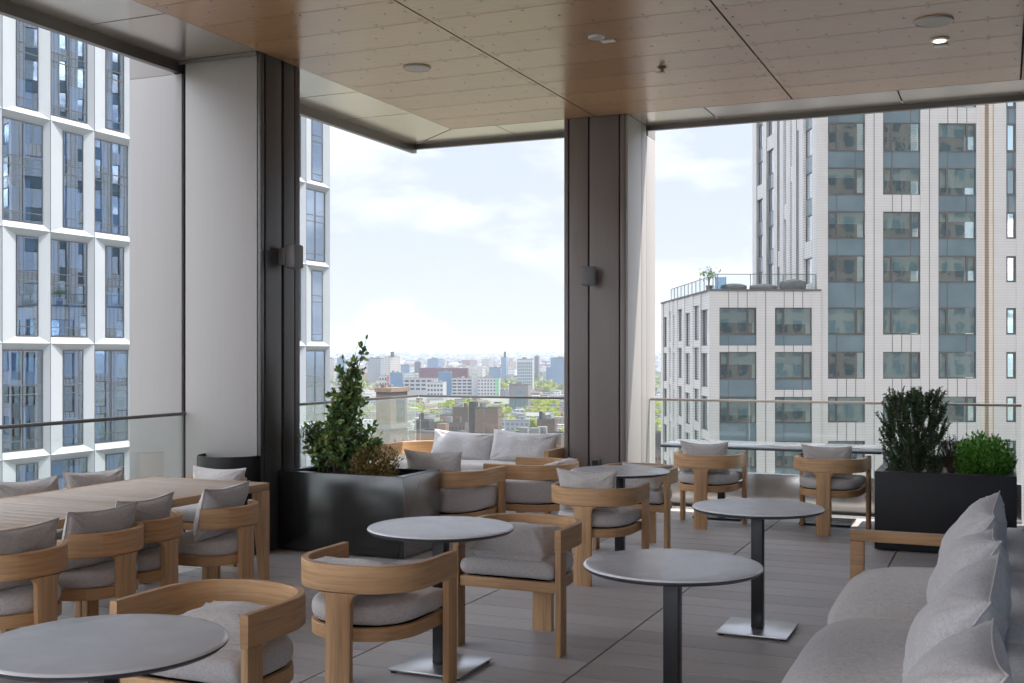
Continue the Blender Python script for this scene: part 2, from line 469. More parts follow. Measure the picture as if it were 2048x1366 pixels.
    def disc(name, lab, cat, x, y, r, mats, rim=.012, glow=None, drop=.012):
        t = thing(name, lab, cat, (x, y, CEIL))
        MB().lathe([(r, -.001), (r, -rim), (r - .01, -rim - .005), (r * .9, -rim - .004), (r * .88, -rim), (0.0, -rim)], 40).build('trim_ring', mats, t, .6)
        if glow: MB().lathe([(r * .62, -rim - .006), (r * .6, -rim - .008), (0, -rim - .008)], 24).build('lamp', glow, t)
        return t
    disc('ceiling_speaker', 'flat round grey speaker grille in the ceiling between the two columns', 'speaker', -4.65, 8.71, .118, M['grille'])
    disc('ceiling_speaker', 'flat round speaker grille in the ceiling at the upper right, above the lit downlight', 'speaker', -.47, 9.0, .14, M['grille'])
    g = NT('lamp_off'); g.pbr((.55, .54, .5), .3); M['lamp_off'] = g.mat
    g = NT('lamp_glow'); e = g.n('ShaderNodeEmission'); e.inputs[0].default_value = (1, .78, .5, 1); e.inputs[1].default_value = 1.6
    g.l(e.outputs[0], g.out.inputs[0]); M['lamp_glow'] = g.mat
    disc('downlight', 'small white unlit downlight in the middle of the ceiling', 'downlight', -2.91, 8.41, .065, M['white_paint'], glow=M['lamp_off'])
    disc('downlight', 'small downlight glowing warm under the upper right ceiling', 'downlight', -.455, 9.55, .072, M['white_paint'], glow=M['lamp_glow'])
    for x, y, l in ((-2.86, 8.55, 'small white plate on the ceiling beside the unlit downlight'), (-.455, 9.74, 'small white plate on the ceiling beside the glowing downlight')):
        tag(MB().cbox((-.055, -.03, -.012), (.055, .03, -.001), .003).build('ceiling_plate', M['white_paint'], None, .5), l, 'plate').location = (x, y, CEIL)
    t = thing('sprinkler', 'small brass sprinkler head hanging from the ceiling before the dark corner column', 'sprinkler', (-2.70, 9.53, CEIL))
    MB().lathe([(.04, -.001), (.036, -.012), (.015, -.02), (.012, -.04), (.03, -.045), (.028, -.05), (0, -.05)], 20).build('head', M['bin_brown'], t, .7)

    # ---- wall speakers
    def wspk(lab, loc, rz):
        t = thing('wall_speaker', lab, 'speaker', loc, rz)
        MB().cbox((-.05, -.07, -.07), (.05, .0, .07), .006).build('bracket', M['bracket_grey'], t, .5)
        MB().cbox((-.06, -.175, -.10), (.08, -.072, .10), .018).build('cabinet', M['bracket_grey'], t, .5)
    wspk('small grey wall speaker on the dark side of the pale column', (-5.588, 8.04, 2.46), RAD(90))
    wspk('small grey wall speaker on the front of the dark corner column', (-3.95, 11.268, 2.45), 0)
    t = thing('outlet_cover', 'small metal outlet cover low on the dark corner column', 'outlet', (-3.90, 11.267, .50))
    MB().cbox((-.05, -.03, -.045), (.05, -.001, .045), .006).build('cover', M['bracket_grey'], t, .5)
    MB().cbox((-.035, -.034, -.03), (.035, -.031, .03), .001).build('flap', M['black_metal'], t)
build_shell()

# ================================================================== furniture
def upath(hw, y0, y1, rb, n=2.25, t0=0., t1=180., k=40, straight=True):
    """plan of a barrel back: straight arms at the front (y0), rounded at the rear (y1)"""
    yb = y1 - rb; pts = []
    if straight: pts += [Vector((hw, y0 + (yb - y0) * i / 5)) for i in range(5)]
    for i in range(k + 1):
        a = RAD(t0 + (t1 - t0) * i / k)
        c, s = cos(a), sin(a)
        pts.append(Vector((hw * (1 if c >= 0 else -1) * abs(c) ** (2 / n), yb + rb * abs(s) ** (2 / n))))
    if straight: pts += [Vector((-hw, yb + (y0 - yb) * (i + 1) / 5)) for i in range(5)]
    return pts

def resample(pts, n):
    d = [0]
    for a, b in zip(pts, pts[1:]): d.append(d[-1] + (b - a).length)
    out = []; j = 0
    for i in range(n + 1):
        s = d[-1] * i / n
        while j < len(d) - 2 and d[j + 1] < s: j += 1
        f = (s - d[j]) / max(1e-9, d[j + 1] - d[j]); out.append(pts[j].lerp(pts[j + 1], min(1, max(0, f))))
    return out, d[-1]

def normals(pts):
    ns = []
    for i in range(len(pts)):
        t = pts[min(i + 1, len(pts) - 1)] - pts[max(i - 1, 0)]; t.normalize(); ns.append(Vector((t.y, -t.x)))
    return ns

def sweep(mb, pts, th, z0, z1, b=.005, cuts=(), mi=0):
    ns = normals(pts)
    prof = [(-th/2+b, z0), (th/2-b, z0), (th/2, z0+b), (th/2, z1-b), (th/2-b, z1), (-th/2+b, z1), (-th/2, z1-b), (-th/2, z0+b)]
    idx = [0] + [c for c in cuts] + [len(pts) - 1]
    for a, e in zip(idx, idx[1:]):
        vs = []; fs = []
        for i in range(a, e + 1):
            for o, z in prof:
                p = pts[i] + ns[i] * o; vs.append((p.x, p.y, z))
        m = e - a
        for i in range(m):
            for k in range(8): fs.append((i*8+k, i*8+(k+1) % 8, (i+1)*8+(k+1) % 8, (i+1)*8+k))
        fs.append(tuple(range(7, -1, -1))); fs.append(tuple(m*8+k for k in range(8)))
        mb.add(vs, fs, mi)

def rear_leg(mb, pts, th, w, zr, r, s0=None, zt=None):
    """broad rear leg that flares into the rail above it"""
    rs, L = resample(pts, 200); ns = normals(rs); s0 = L / 2 if s0 is None else s0
    def at(s, o):
        i = max(0, min(200, s / L * 200)); j = int(i); f = i - j; k = min(j + 1, 200)
        p = rs[j].lerp(rs[k], f); n = ns[j].lerp(ns[k], f).normalized(); return p + n * o
    rows = [(0, w), (zr - r, w)]
    for i in range(1, 8):
        a = RAD(90 * i / 7); rows.append((zr - r + r * sin(a), w + r * (1 - cos(a))))
    K = 8; vs = []; fs = []; R = len(rows)
    for side in (th / 2 + .002, -th / 2 - .002):
        for z, hw in rows:
            for k in range(K + 1):
                x = hw * (2 * k / K - 1); o = side - (.006 if k in (0, K) else 0) * (1 if side > 0 else -1)
                p = at(s0 + x, o); vs.append((p.x, p.y, z))
    S = R * (K + 1)
    for i in range(R - 1):
        for k in range(K):
            a = i * (K + 1) + k; fs.append((a, a + 1, a + K + 2, a + K + 1)); fs.append((S + a, S + a + K + 1, S + a + K + 2, S + a + 1))
        for k in (0, K):
            a = i * (K + 1) + k; q = (a, a + K + 1, S + a + K + 1, S + a); fs.append(q if k == 0 else tuple(reversed(q)))
    fs.append(tuple(list(range(K + 1)) + [S + k for k in range(K, -1, -1)]))
    mb.add(vs, fs)

def cushion(outline, z0, z1, crown=.015, rnd=.03, seed=0, rings=9):
    """flat pad following an outline, rounded edge and slightly domed top"""
    c = sum(outline, Vector((0, 0))) / len(outline); n = len(outline); vs = []; fs = []
    prof = []
    for i in range(rings): prof.append((i / (rings - 1) * .88, 'top'))
    h = z1 - z0
    ring = [(f, z1 + crown * (1 - (f / .9) ** 2)) for f, _ in prof]
    for i in range(1, 9):
        a = RAD(180 * i / 8); ring.append((.88 + .12 * sin(a) ** .8 if i < 8 else .9, z1 - h * .5 * (1 - cos(a))))
    ring.append((.3, z0))
    for j, (f, z) in enumerate(ring):
        for k, p in enumerate(outline):
            q = c + (p - c) * max(f, .02)
            w = mnoise.noise(Vector((q.x * 5 + seed * 7, q.y * 5, z * 6))) * .006 + mnoise.noise(Vector((q.x * 17 + seed * 3, q.y * 17, z * 20))) * .0022
            vs.append((q.x + w * .5, q.y + w * .5, z + w))
    for j in range(len(ring) - 1):
        for k in range(n): fs.append((j*n+k, j*n+(k+1) % n, (j+1)*n+(k+1) % n, (j+1)*n+k))
    fs.append(tuple(reversed(range(n)))) ; fs.append(tuple((len(ring)-1)*n+k for k in range(n)))
    m = MB(); m.add(vs, fs); 
    return m

def pillow_mesh(w, h, t, seed, sag=.0, slump=0., res=30, bend=None):
    """scatter cushion standing in the XZ plane, base at z=0, pinched corners, seam and creases"""
    rnd = random.Random(seed); vs = []; fs = []; N = res; Q = N + 1
    def outl(u, v):
        pin = .085 if w < .6 else .055
        x = u * (1 - pin * (1 - v * v) ** 1.0 * (abs(u) ** 2)); z = v * (1 - pin * (1 - u * u) * (abs(v) ** 2))
        return x * w / 2, z * h / 2
    ph = [rnd.uniform(0, 6.28) for _ in range(8)]
    for side in (1, -1):
        for j in range(Q):
            for i in range(Q):
                u = 2 * i / N - 1; v = 2 * j / N - 1
                u = math.copysign(abs(u) ** .8, u); v = math.copysign(abs(v) ** .8, v)
                x, z = outl(u, v)
                e = max(0, (1 - u ** 4) * (1 - v ** 4)); th = t / 2 * e ** .55 * (1 - .12 * (u * u + v * v))
                if slump: th *= 1 + slump * (-v) * .6
                cr = 0
                for q, (cu, cv) in enumerate(((1, 1), (-1, 1), (1, -1), (-1, -1))):
                    dx, dz = u - cu, v - cv; r = math.hypot(dx, dz); a = math.atan2(dz, dx)
                    cr += sin(a * 11 + ph[q]) * math.exp(-(r / .42) ** 2) * .015 * min(1, r * 4)
                    cr += sin(a * 23 + ph[q + 4]) * math.exp(-(r / .6) ** 2) * .007 * min(1, r * 3)
                nz = mnoise.noise(Vector((x * 6 + seed * 3.1, z * 6, side * 2.))) * .019 + mnoise.noise(Vector((x * 15 + seed, z * 15, side * 3.))) * .005
                y = side * (th + (cr + nz) * min(1, e * 2.2))
                y += mnoise.noise(Vector((x * 3 + seed * 5, z * 3, 0.5))) * .012
                z2 = z - sag * (1 - u * u) * (v + 1) * .5 * h
                if slump: y += slump * .06 * (v - .2) ** 2; 
                vs.append((x, y, z2 + h / 2))
    S = Q * Q
    for j in range(N):
        for i in range(N):
            a = j * Q + i; fs.append((a, a + Q, a + Q + 1, a + 1)); fs.append((S + a, S + a + 1, S + a + Q + 1, S + a + Q))
    per = [i for i in range(Q)] + [j * Q + N for j in range(1, Q)] + [N * Q + i for i in range(N - 1, -1, -1)] + [j * Q for j in range(N - 1, 0, -1)]
    for a, b in zip(per, per[1:] + per[:1]): fs.append((a, b, S + b, S + a))
    if bend:   # pillow slid down: lies on the seat and curls up the back
        a0, a1 = RAD(bend[0]), RAD(bend[1]); out = []
        tab = [(0., 0.)]; K = 40
        for i in range(K):
            a = a0 + (a1 - a0) * ((i + .5) / K); tab.append((tab[-1][0] + sin(a) * h / K, tab[-1][1] + cos(a) * h / K))
        for x, y, z in vs:
            f = min(1, max(0, z / h)); i = min(K - 1, int(f * K)); g = f * K - i; a = a0 + (a1 - a0) * f
            py = tab[i][0] + (tab[i + 1][0] - tab[i][0]) * g; pz = tab[i][1] + (tab[i + 1][1] - tab[i][1]) * g
            out.append((x, py + y * cos(a), pz - y * sin(a)))
        vs = out
    m = MB(); m.add(vs, fs); lp = [vs[i] for i in per] + [vs[per[0]]]; m.tube(lp, [.0042] * len(lp), 5, cap=False); return m

PM = {}
def pillow(lab, loc, rz, lean=0., size=(.48, .33, .15), seed=1, mat='fabric', roll=0., sag=.03, slump=0., group='loose back pillows', bend=None):
    k = (size, seed, sag, slump, mat, bend)
    if k not in PM: PM[k] = pillow_mesh(*size, seed, sag, slump, bend=bend).mesh('pillow', M[mat], 9)
    o = link('pillow', PM[k]); tag(o, lab, 'pillow', group)
    o.rotation_mode = 'XYZ'
    o.matrix_world = Matrix.Translation(loc) @ Matrix.Rotation(rz, 4, 'Z') @ Matrix.Rotation(lean, 4, 'X') @ Matrix.Rotation(roll, 4, 'Y')
    return o

AM = {}
def barrel_chair(name, lab, cat, loc, rz, group, W=.65, D=.575, top=.69, rh=.125, seat=.41, cush=.095, th=.036, rb=.29, legs=1, seed=0):
    t = thing(name, lab, cat, loc, rz, group)
    key = (name,)
    if key not in AM:
        hw = W / 2 - th / 2; y0 = -D / 2; y1 = D / 2 - th / 2; z0 = top - rh
        pts, L = resample(upath(hw, y0, y1, rb), 72)
        parts = []
        mb = MB(); sweep(mb, pts, th, z0, top, .005, cuts=(15, 26, 46, 57)); parts.append(('back_rail', mb.mesh('back_rail', M['wood_rail'], .6)))
        for s in (1, -1):
            mb = MB(); mb.cbox((s * hw - th / 2 + .001, y0 + .001, 0), (s * hw + th / 2 - .001, y0 + .095, z0), .005)
            parts.append(('front_leg', mb.mesh('front_leg', M['wood_leg'], .6)))
        for q in range(legs):
            mb = MB(); s0 = L / 2 + (0 if legs == 1 else (q - .5) * (L - 2 * D) * .62)
            rear_leg(mb, pts, th + .006, .062, z0 + .001, .055, s0); parts.append(('rear_leg', mb.mesh('rear_leg', M['wood_leg'], .6)))
        ip, _ = resample(upath(hw - .045, y0 + .03, y1 - .032, rb - .02), 48)
        mb = MB(); sweep(mb, ip, .03, seat - .068, seat - .006, .004, cuts=(16, 32))
        mb.cbox((-hw + .02, y0 + .012, seat - .066), (hw - .02, y0 + .042, seat - .008), .004)
        parts.append(('seat_frame', mb.mesh('seat_frame', M['wood_rail'], .6)))
        mb = MB(); n = len(ip); mb.add([(p.x * .97, p.y, seat - .02) for p in ip] + [(p.x * .97, p.y, seat - .035) for p in ip], [tuple(range(n)), tuple(reversed(range(n, 2 * n)))])
        parts.append(('seat_board', mb.mesh('seat_board', M['black_gap'])))
        op, _ = resample(upath(hw - .028, y0 + .004, y1 - .022, rb - .01), 60)
        fr = [Vector((-(hw - .028) + 2 * (hw - .028) * i / 14, y0 + .004)) for i in range(1, 14)]
        for vv in range(2):
            parts.append(('seat_cushion%d' % vv, cushion(op + fr, seat + .002, seat + cush, .012, seed=vv + len(AM)).mesh('seat_cushion', M['fabric'], 9)))
        AM[key] = parts
    for nm, me in AM[key]:
        if nm.startswith('seat_cushion'):
            if int(nm[-1]) != seed % 2: continue
            nm = 'seat_cushion'
        link(nm, me, t)
    return t

def side_chair(lab, loc, rz, group, seed=0):
    """short curved T-back on one broad rear leg, no arms"""
    t = thing('dining_chair', lab, 'chair', loc, rz, group)
    if 'side' not in AM:
        hw = .272; D = .54; y0 = -.27; y1 = .25; parts = []
        full, L = resample(upath(hw, y0, y1, .275, n=2.1), 90)
        arc, La = resample(upath(hw, y0, y1, .275, n=2.1, t0=24, t1=156, straight=False), 48)
        mb = MB(); sweep(mb, arc, .034, .572, .70, .005, cuts=(13, 35)); parts.append(('back_rail', mb.mesh('back_rail', M['wood_rail'], .6)))
        mb = MB(); rear_leg(mb, arc, .042, .06, .573, .05); parts.append(('rear_leg', mb.mesh('rear_leg', M['wood_leg'], .6)))
        for s in (1, -1):
            mb = MB(); mb.cbox((s * .20 - .045, y0 + .05, 0), (s * .20 + .045, y0 + .092, .345), .005); parts.append(('front_leg', mb.mesh('front_leg', M['wood_leg'], .6)))
        ip, _ = resample(upath(hw - .03, y0 + .03, y1 - .03, .25), 48)
        mb = MB(); sweep(mb, ip, .03, .345, .405, .004, cuts=(16, 32)); mb.cbox((-hw + .035, y0 + .02, .347), (hw - .035, y0 + .05, .403), .004)
        parts.append(('seat_frame', mb.mesh('seat_frame', M['wood_rail'], .6)))
        op, _ = resample(upath(hw - .015, y0 + .005, y1 - .022, .26), 60)
        fr = [Vector((-(hw - .015) + 2 * (hw - .015) * i / 12, y0 + .005)) for i in range(1, 12)]
        parts.append(('seat_cushion', cushion(op + fr, .407, .50, .012, seed=5).mesh('seat_cushion', M['fabric'], 9)))
        AM['side'] = parts
    for nm, me in AM['side']: link(nm, me, t)
    return t

def local(o_loc, rz, p):
    c, s = cos(rz), sin(rz)
    return Vector((o_loc[0] + p[0] * c - p[1] * s, o_loc[1] + p[0] * s + p[1] * c, p[2]))

GA = 'wooden barrel-back armchairs at the small tables'
# faces -Y at rz=0, +Y at 180 deg, -X at -90 deg, +X at 90 deg
def armchair(lab, x, y, deg, seed): return barrel_chair('armchair', lab, 'chair', (x, y, 0), RAD(deg), GA, seed=seed)
armchair('closest wooden armchair seen from behind, left of the nearest square steel table foot', -2.76, 4.69, 180, 0)
pillow('pillow slumped flat under the curved back of the closest armchair', local((-2.76, 4.69), RAD(180), (.0, -.08, .56)), RAD(180), 0, (.40, .32, .12), 3, bend=(84, 48))
armchair('wooden armchair facing the camera with two stacked lumps of pillow, behind the middle round table', -2.515, 6.03, 0, 1)
pillow('plump pillow collapsed forward on the seat of the armchair facing the camera', Vector((-2.53, 5.80, .585)), RAD(-3), 0, (.46, .40, .24), 5, slump=.5, bend=(108, 56))
armchair('wooden armchair half hidden behind the nearest round table at the bottom left', -2.855, 3.72, 0, 0)
pillow('creased pillow leaning in the armchair at the bottom left table', Vector((-2.815, 3.55, .565)), RAD(4), 0, (.44, .34, .16), 7, slump=.3, bend=(100, 66))
armchair('wooden armchair seen from behind with an upright pillow, before the farthest round table', -2.73, 7.87, 180, 1)
pillow('upright pillow with a ruffled top edge in the armchair before the farthest round table', local((-2.73, 7.87), RAD(180), (.02, .075, .505)), RAD(180), RAD(-13), (.46, .315, .14), 9)
armchair('wooden armchair facing the camera behind the farthest round table', -2.83, 9.30, 0, 0)
pillow('folded pillow lying on the seat behind the farthest round table', Vector((-2.84, 9.08, .57)), RAD(-6), 0, (.46, .40, .19), 4, slump=.3, bend=(102, 34))
armchair('wooden armchair drawn up to the left end of the narrow bar table', -2.60, 10.77, 180, 1)
pillow('upright pillow in the chair at the left end of the bar table', local((-2.60, 10.77), RAD(180), (.0, .075, .505)), RAD(180), RAD(-13), (.46, .315, .14), 2, sag=.06)
armchair('wooden armchair drawn up to the bar table beside the right planter', -1.47, 10.84, 176, 0)
pillow('soft dented pillow in the bar table chair beside the right planter', local((-1.47, 10.84), RAD(176), (.0, .065, .505)), RAD(176), RAD(-14), (.46, .31, .15), 8, slump=.2)

# lounge group
GL = 'low wooden lounge seats by the far glass railing'
def lounge(lab, x, y, deg, seed): return barrel_chair('lounge_chair', lab, 'lounge chair', (x, y, 0), RAD(deg), GL, W=.80, D=.76, top=.63, rh=.135, seat=.27, cush=.20, th=.04, rb=.40, seed=seed)
lounge('low lounge chair partly hidden by the left planter, its back to the camera', -4.53, 9.06, 180, 0)
pillow('grey pillow above the back of the lounge chair beside the left planter', local((-4.53, 9.06), RAD(180), (.05, .13, .475)), RAD(178), RAD(-11), (.58, .325, .15), 6)
pillow('flat pillow fallen onto the seat of the lounge chair beside the left planter', local((-4.53, 9.06), RAD(180), (-.12, -.24, .525)), RAD(180), RAD(-84), (.46, .32, .11), 12)
lounge('low lounge chair turned sideways with its back to the dark corner column', -4.02, 9.93, -90, 1)
pillow('pillow lying low in the sideways lounge chair by the corner column', local((-4.02, 9.93), RAD(-90), (.0, -.02, .515)), RAD(-90), 0, (.50, .36, .13), 13, bend=(86, 50))
barrel_chair('loveseat', 'two seat wooden loveseat with big white pillows against the far railing', 'loveseat', (-5.26, 11.28, 0), 0, GL, W=1.98, D=.88, top=.65, rh=.14, seat=.27, cush=.20, th=.045, rb=.45, legs=2)
pillow('large pale pillow at the left of the loveseat', Vector((-5.50, 11.30, .455)), RAD(3), RAD(-20), (.76, .345, .19), 15, 'fabric_light', roll=RAD(3), group='large loveseat pillows')
pillow('large pale pillow at the right of the loveseat, edge lit by the sun', Vector((-4.77, 11.28, .455)), RAD(-4), RAD(-20), (.80, .365, .19), 16, 'fabric_light', roll=RAD(2), group='large loveseat pillows')

# round tables
def round_table(lab, x, y):
    t = thing('round_table', lab, 'table', (x, y, 0), 0, 'round pedestal tables')
    if 'rt' not in AM:
        R = .385
        top = MB().lathe([(0.0, .7405), (R - .012, .7405)], 72).lathe([(R - .012, .7405), (R - .004, .7385), (R, .733)], 72).mesh('tabletop', M['table_top'], .7)
        edge = MB().lathe([(R, .733), (R, .726), (R - .012, .716), (R - .03, .712), (0.0, .712)], 72).mesh('edge_band', M['table_edge'], .7)
        post = MB().cbox((-.034, -.034, .022), (.034, .034, .711), .005).mesh('pedestal', M['black_metal'], .6)
        cross = MB().cbox((-.2, -.03, .70), (.2, .03, .7115), .002).mesh('support', M['black_metal'])
        base = MB().cbox((-.205, -.205, .012), (.205, .205, .022), .002).mesh('base_plate', M['base_steel'], .5)
        mb = MB()
        for a in (-1, 1):
            for b in (-1, 1): mb.lathe([(.018, 0), (.018, .012)], 12, 0, (a * .18, b * .18, 0))
        pads = mb.mesh('foot_pad', M['black_metal'])
        AM['rt'] = [('tabletop', top), ('edge_band', edge), ('pedestal', post), ('support', cross), ('base_plate', base), ('foot_pad', pads)]
    for n, me in AM['rt']: link(n, me, t)
round_table('round grey table cut by the bottom left corner of the view', -2.61, 2.79)
round_table('round pale table in the middle, between the planter and the armchair with the plump pillow', -2.71, 5.34)
round_table('round pale table nearest on the right, standing alone with only its black post in view', -1.31, 4.79)
round_table('round pale table with its whole square steel foot in view, beside the far sofa arm', -1.335, 6.78)
round_table('round table farthest back, before the dark corner column', -2.73, 8.45)

# long dining table and chairs
t = thing('dining_table', 'long wooden slatted dining table with pillowed chairs along both sides', 'table', (-5.185, 5.08, 0))
mb = MB(); n = 30; y0, y1 = -1.5, 1.5
for i in range(n):
    a = y0 + .004 + (y1 - y0 - .008) * i / n; b = y0 + .004 + (y1 - y0 - .008) * (i + 1) / n
    mb.cbox((-.485, a + .0012, .724), (.485, b - .0012, .75), .0015)
mb.build('tabletop', M['wood_table'], t, .5)
mb = MB(); mb.cbox((.4862, y0, .70), (.515, y1, .751), .004).cbox((-.515, y0, .70), (-.4862, y1, .751), .004)
mb.cbox((-.485, y0 - .001, .70), (.485, y0 + .003, .751), .001).cbox((-.485, y1 - .003, .70), (.485, y1 + .001, .751), .001)
mb.cbox((-.48, -1.45, .69), (.48, -1.42, .723), .003).cbox((-.48, 1.42, .69), (.48, 1.45, .723), .003)
mb.build('apron', M['wood_edge'], t, .5)
for sx in (1, -1):
    for sy in (1, -1):
        mb = MB(); a = .515; b = 1.5; w0, w1 = .05, .088
        vs = []
        for z, w in ((0, w0), (.699, w1)):
            vs += [(sx * a, sy * b, z), (sx * (a - w), sy * b, z), (sx * (a - w), sy * (b - w), z), (sx * a, sy * (b - w), z)]
        fs = [(0, 3, 2, 1), (4, 5, 6, 7), (0, 1, 5, 4), (1, 2, 6, 5), (2, 3, 7, 6), (3, 0, 4, 7)]
        if sx * sy < 0: fs = [tuple(reversed(f)) for f in fs]
        mb.add(vs, fs); mb.build('leg', M['wood_leg'], t)
GD = 'wooden dining chairs around the long table'
near = [(-4.58, 5.86, -90, 'dining chair with curved back at the far end of the long table, near side'),
        (-4.67, 5.24, -86, 'dining chair on the near side, second from the far end of the long table'),
        (-4.58, 4.80, -91, 'dining chair on the near side, third from the far end of the long table'),
        (-4.50, 4.16, -90, 'dining chair cut by the left edge of the view, near side of the long table')]
plab = ['big pillow overhanging the far end dining chair, near side of the table', 'pillow in the second dining chair from the far end, near side',
        'pillow in the third dining chair from the far end, near side', 'mauve tinted pillow in the dining chair at the left edge of the view']
for i, (x, y, a, l) in enumerate(near):
    side_chair(l, (x, y, 0), RAD(a), GD)
    pillow(plab[i], local((x, y), RAD(a), (.02 * (i % 2) + .03, .035, .50)), RAD(a + (5 if i == 0 else -2)), RAD(-15), (.50, .335, .15), 20 + i, slump=.15, group='dining chair pillows')
for x, y, l, pl in ((-5.84, 5.62, 'dining chair on the far side of the long table at the left edge', 'pillow cut by the left edge behind the long table'),
                    (-5.84, 6.25, 'dining chair on the far side of the long table, next to the glass railing', 'pillow rising behind the long table in front of the glass railing')):
    side_chair(l, (x, y, 0), RAD(90), GD)
    pillow(pl, local((x, y), RAD(90), (0, .03, .50)), RAD(78), RAD(-14), (.50, .33, .15), 25 + int(y), group='dining chair pillows')
side_chair('dining chair at the head of the long table in front of the black bin', (-5.50, 6.98, 0), 0, GD)
pillow('pillow peeking over the head of the long table in front of the black bin', Vector((-5.48, 7.01, .50)), RAD(2), RAD(-14), (.48, .29, .14), 29, group='dining chair pillows')

# bar table
t = thing('bar_table', 'long narrow dark table against the right railing with two square feet', 'table', (-2.08, 11.36, 0))
MB().cbox((-1.06, -.37, .728), (1.06, .37, .742), .003).build('tabletop', simple('bar_top', (.26, .27, .29), .14, .1, .06, 2, spec=.7), t, .5)
MB().cbox((-1.05, -.36, .712), (1.05, .36, .7275), .002).build('edge_band', M['table_edge'], t, .5)
for x in (-.52, .52):
    MB().cbox((x - .034, -.034, .022), (x + .034, .034, .711), .005).build('pedestal', M['black_metal'], t, .6)
    MB().cbox((x - .24, -.24, .008), (x + .24, .24, .022), .002).build('base_plate', M['black_metal'], t, .5)

# sofa
t = thing('sofa', 'long pale upholstered sofa with light wood arm frame along the right side', 'sofa', (-.34, 4.95, 0))
def seatpad(y0, y1, seed):
    vs = []; fs = []; NX, NY = 28, 36; x0, x1, z0, z1 = -.475, .36, .215, .405
    def e(a): return math.copysign(min(1, abs(a)), a)
    for side in (1, -1):
        for j in range(NY + 1):
            for i in range(NX + 1):
                u = sin((2 * i / NX - 1) * pi / 2); v = sin((2 * j / NY - 1) * pi / 2)
                du = max(0, 1 - abs(u) ** 4.2) ** .5; dv = max(0, 1 - abs(v) ** 5.5) ** .5
                zt = du * dv
                x = (x0 + x1) / 2 + u * (x1 - x0) / 2; y = (y0 + y1) / 2 + v * (y1 - y0) / 2
                if u < 0: x += .07 * abs(v) ** 6 * abs(u)
                dome = .075 * (1 - u * u) ** .7 * (1 - v * v)
                z = (z0 + z1) / 2 + side * (z1 - z0) / 2 * zt + (dome if side > 0 else 0)
                nz = mnoise.noise(Vector((x * 4 + seed * 3, y * 4, side))) * .016 + mnoise.noise(Vector((x * 3, y * 14 + seed, side))) * .008
                for cv in (-1, 1):
                    r = math.hypot(u + 1, v - cv); a = math.atan2(v - cv, u + 1); nz += sin(a * 12 + seed) * math.exp(-(r / .45) ** 2) * .013
                vs.append((x, y, z + nz * zt))
    Q = NX + 1; S = Q * (NY + 1)
    for j in range(NY):
        for i in range(NX):
            a = j * Q + i; fs.append((a, a + 1, a + Q + 1, a + Q)); fs.append((S + a, S + a + Q, S + a + Q + 1, S + a + 1))
    m = MB(); m.add(vs, fs); return m
for k, (a, b) in enumerate(((.705, 2.09), (-.695, .695), (-2.09, -.705))):
    seatpad(a, b, k + 1).build('seat_cushion', M['fabric_sofa'], t, 9)
mb = MB()
for k, (a, b) in enumerate(((.70, 2.09), (-.69, .69), (-2.09, -.70))):
    mb.cbox((.335, a, .22), (.47, b, .665), .035)
mb.build('backrest', M['fabric_sofa'], t, .9)
mb = MB(); mb.cbox((-.46, -2.13, .15), (.46, 2.13, .21), .006)
mb.build('seat_frame', M['wood_edge'], t, .5)
for sy in (1, -1):
    mb = MB(); y = sy * 2.14
    mb.cbox((-.50, y - .03, .525), (.47, y + .03, .59), .005); mb.cbox((-.50, y - .03, 0), (-.42, y + .03, .524), .005); mb.cbox((.39, y - .03, 0), (.47, y + .03, .524), .005)
    mb.build('arm', M['wood_rail'], t, .5)
GS = 'scatter pillows leaning on the long sofa'
for k, (y, rz, ln, sz, l) in enumerate(((6.42, -90, -24, (.80, .50, .27), 'pillow at the far end of the sofa next to the wooden arm'),
                           (5.42, -88, -26, (.70, .48, .28), 'second sofa pillow from the wooden arm, its corner pointing up'),
                           (4.36, -91, -25, (.78, .50, .28), 'third sofa pillow from the wooden arm, on the middle seat'),
                           (3.32, -89, -27, (.78, .50, .28), 'nearest sofa pillow, filling the bottom right corner'))):
    pillow(l, Vector((-.245, y, .425)), RAD(rz), RAD(ln), sz, 40 + k, 'fabric_sofa', sag=.03, slump=.35, group=GS, roll=RAD((3, -4, 3, -3)[k]))

# bin
t = thing('litter_bin', 'half round black metal bin with a painted brown reflection against the pale column', 'bin', (-5.87, 7.745, 0))
def half(r, d, k=28): return [Vector((r * cos(pi + pi * i / k), -d * sin(pi * i / k))) for i in range(k + 1)]
mb = MB(); sweep(mb, half(.275, .27), .012, 0.0, .81, .003); mb.build('shell', M['black_metal'], t, .6)
mb = MB(); pts = half(.277, .272); sweep(mb, pts[:8], .014, .02, .80, .003); mb.build('side_panel', M['bin_brown'], t, .6)  # brown strip: reflection on the bin's left edge put into its colour
mb = MB(); hp = half(.265, .26); mb.add([(p.x, p.y, .62) for p in hp], [tuple(range(len(hp)))]); mb.build('liner', M['black_gap'], t)

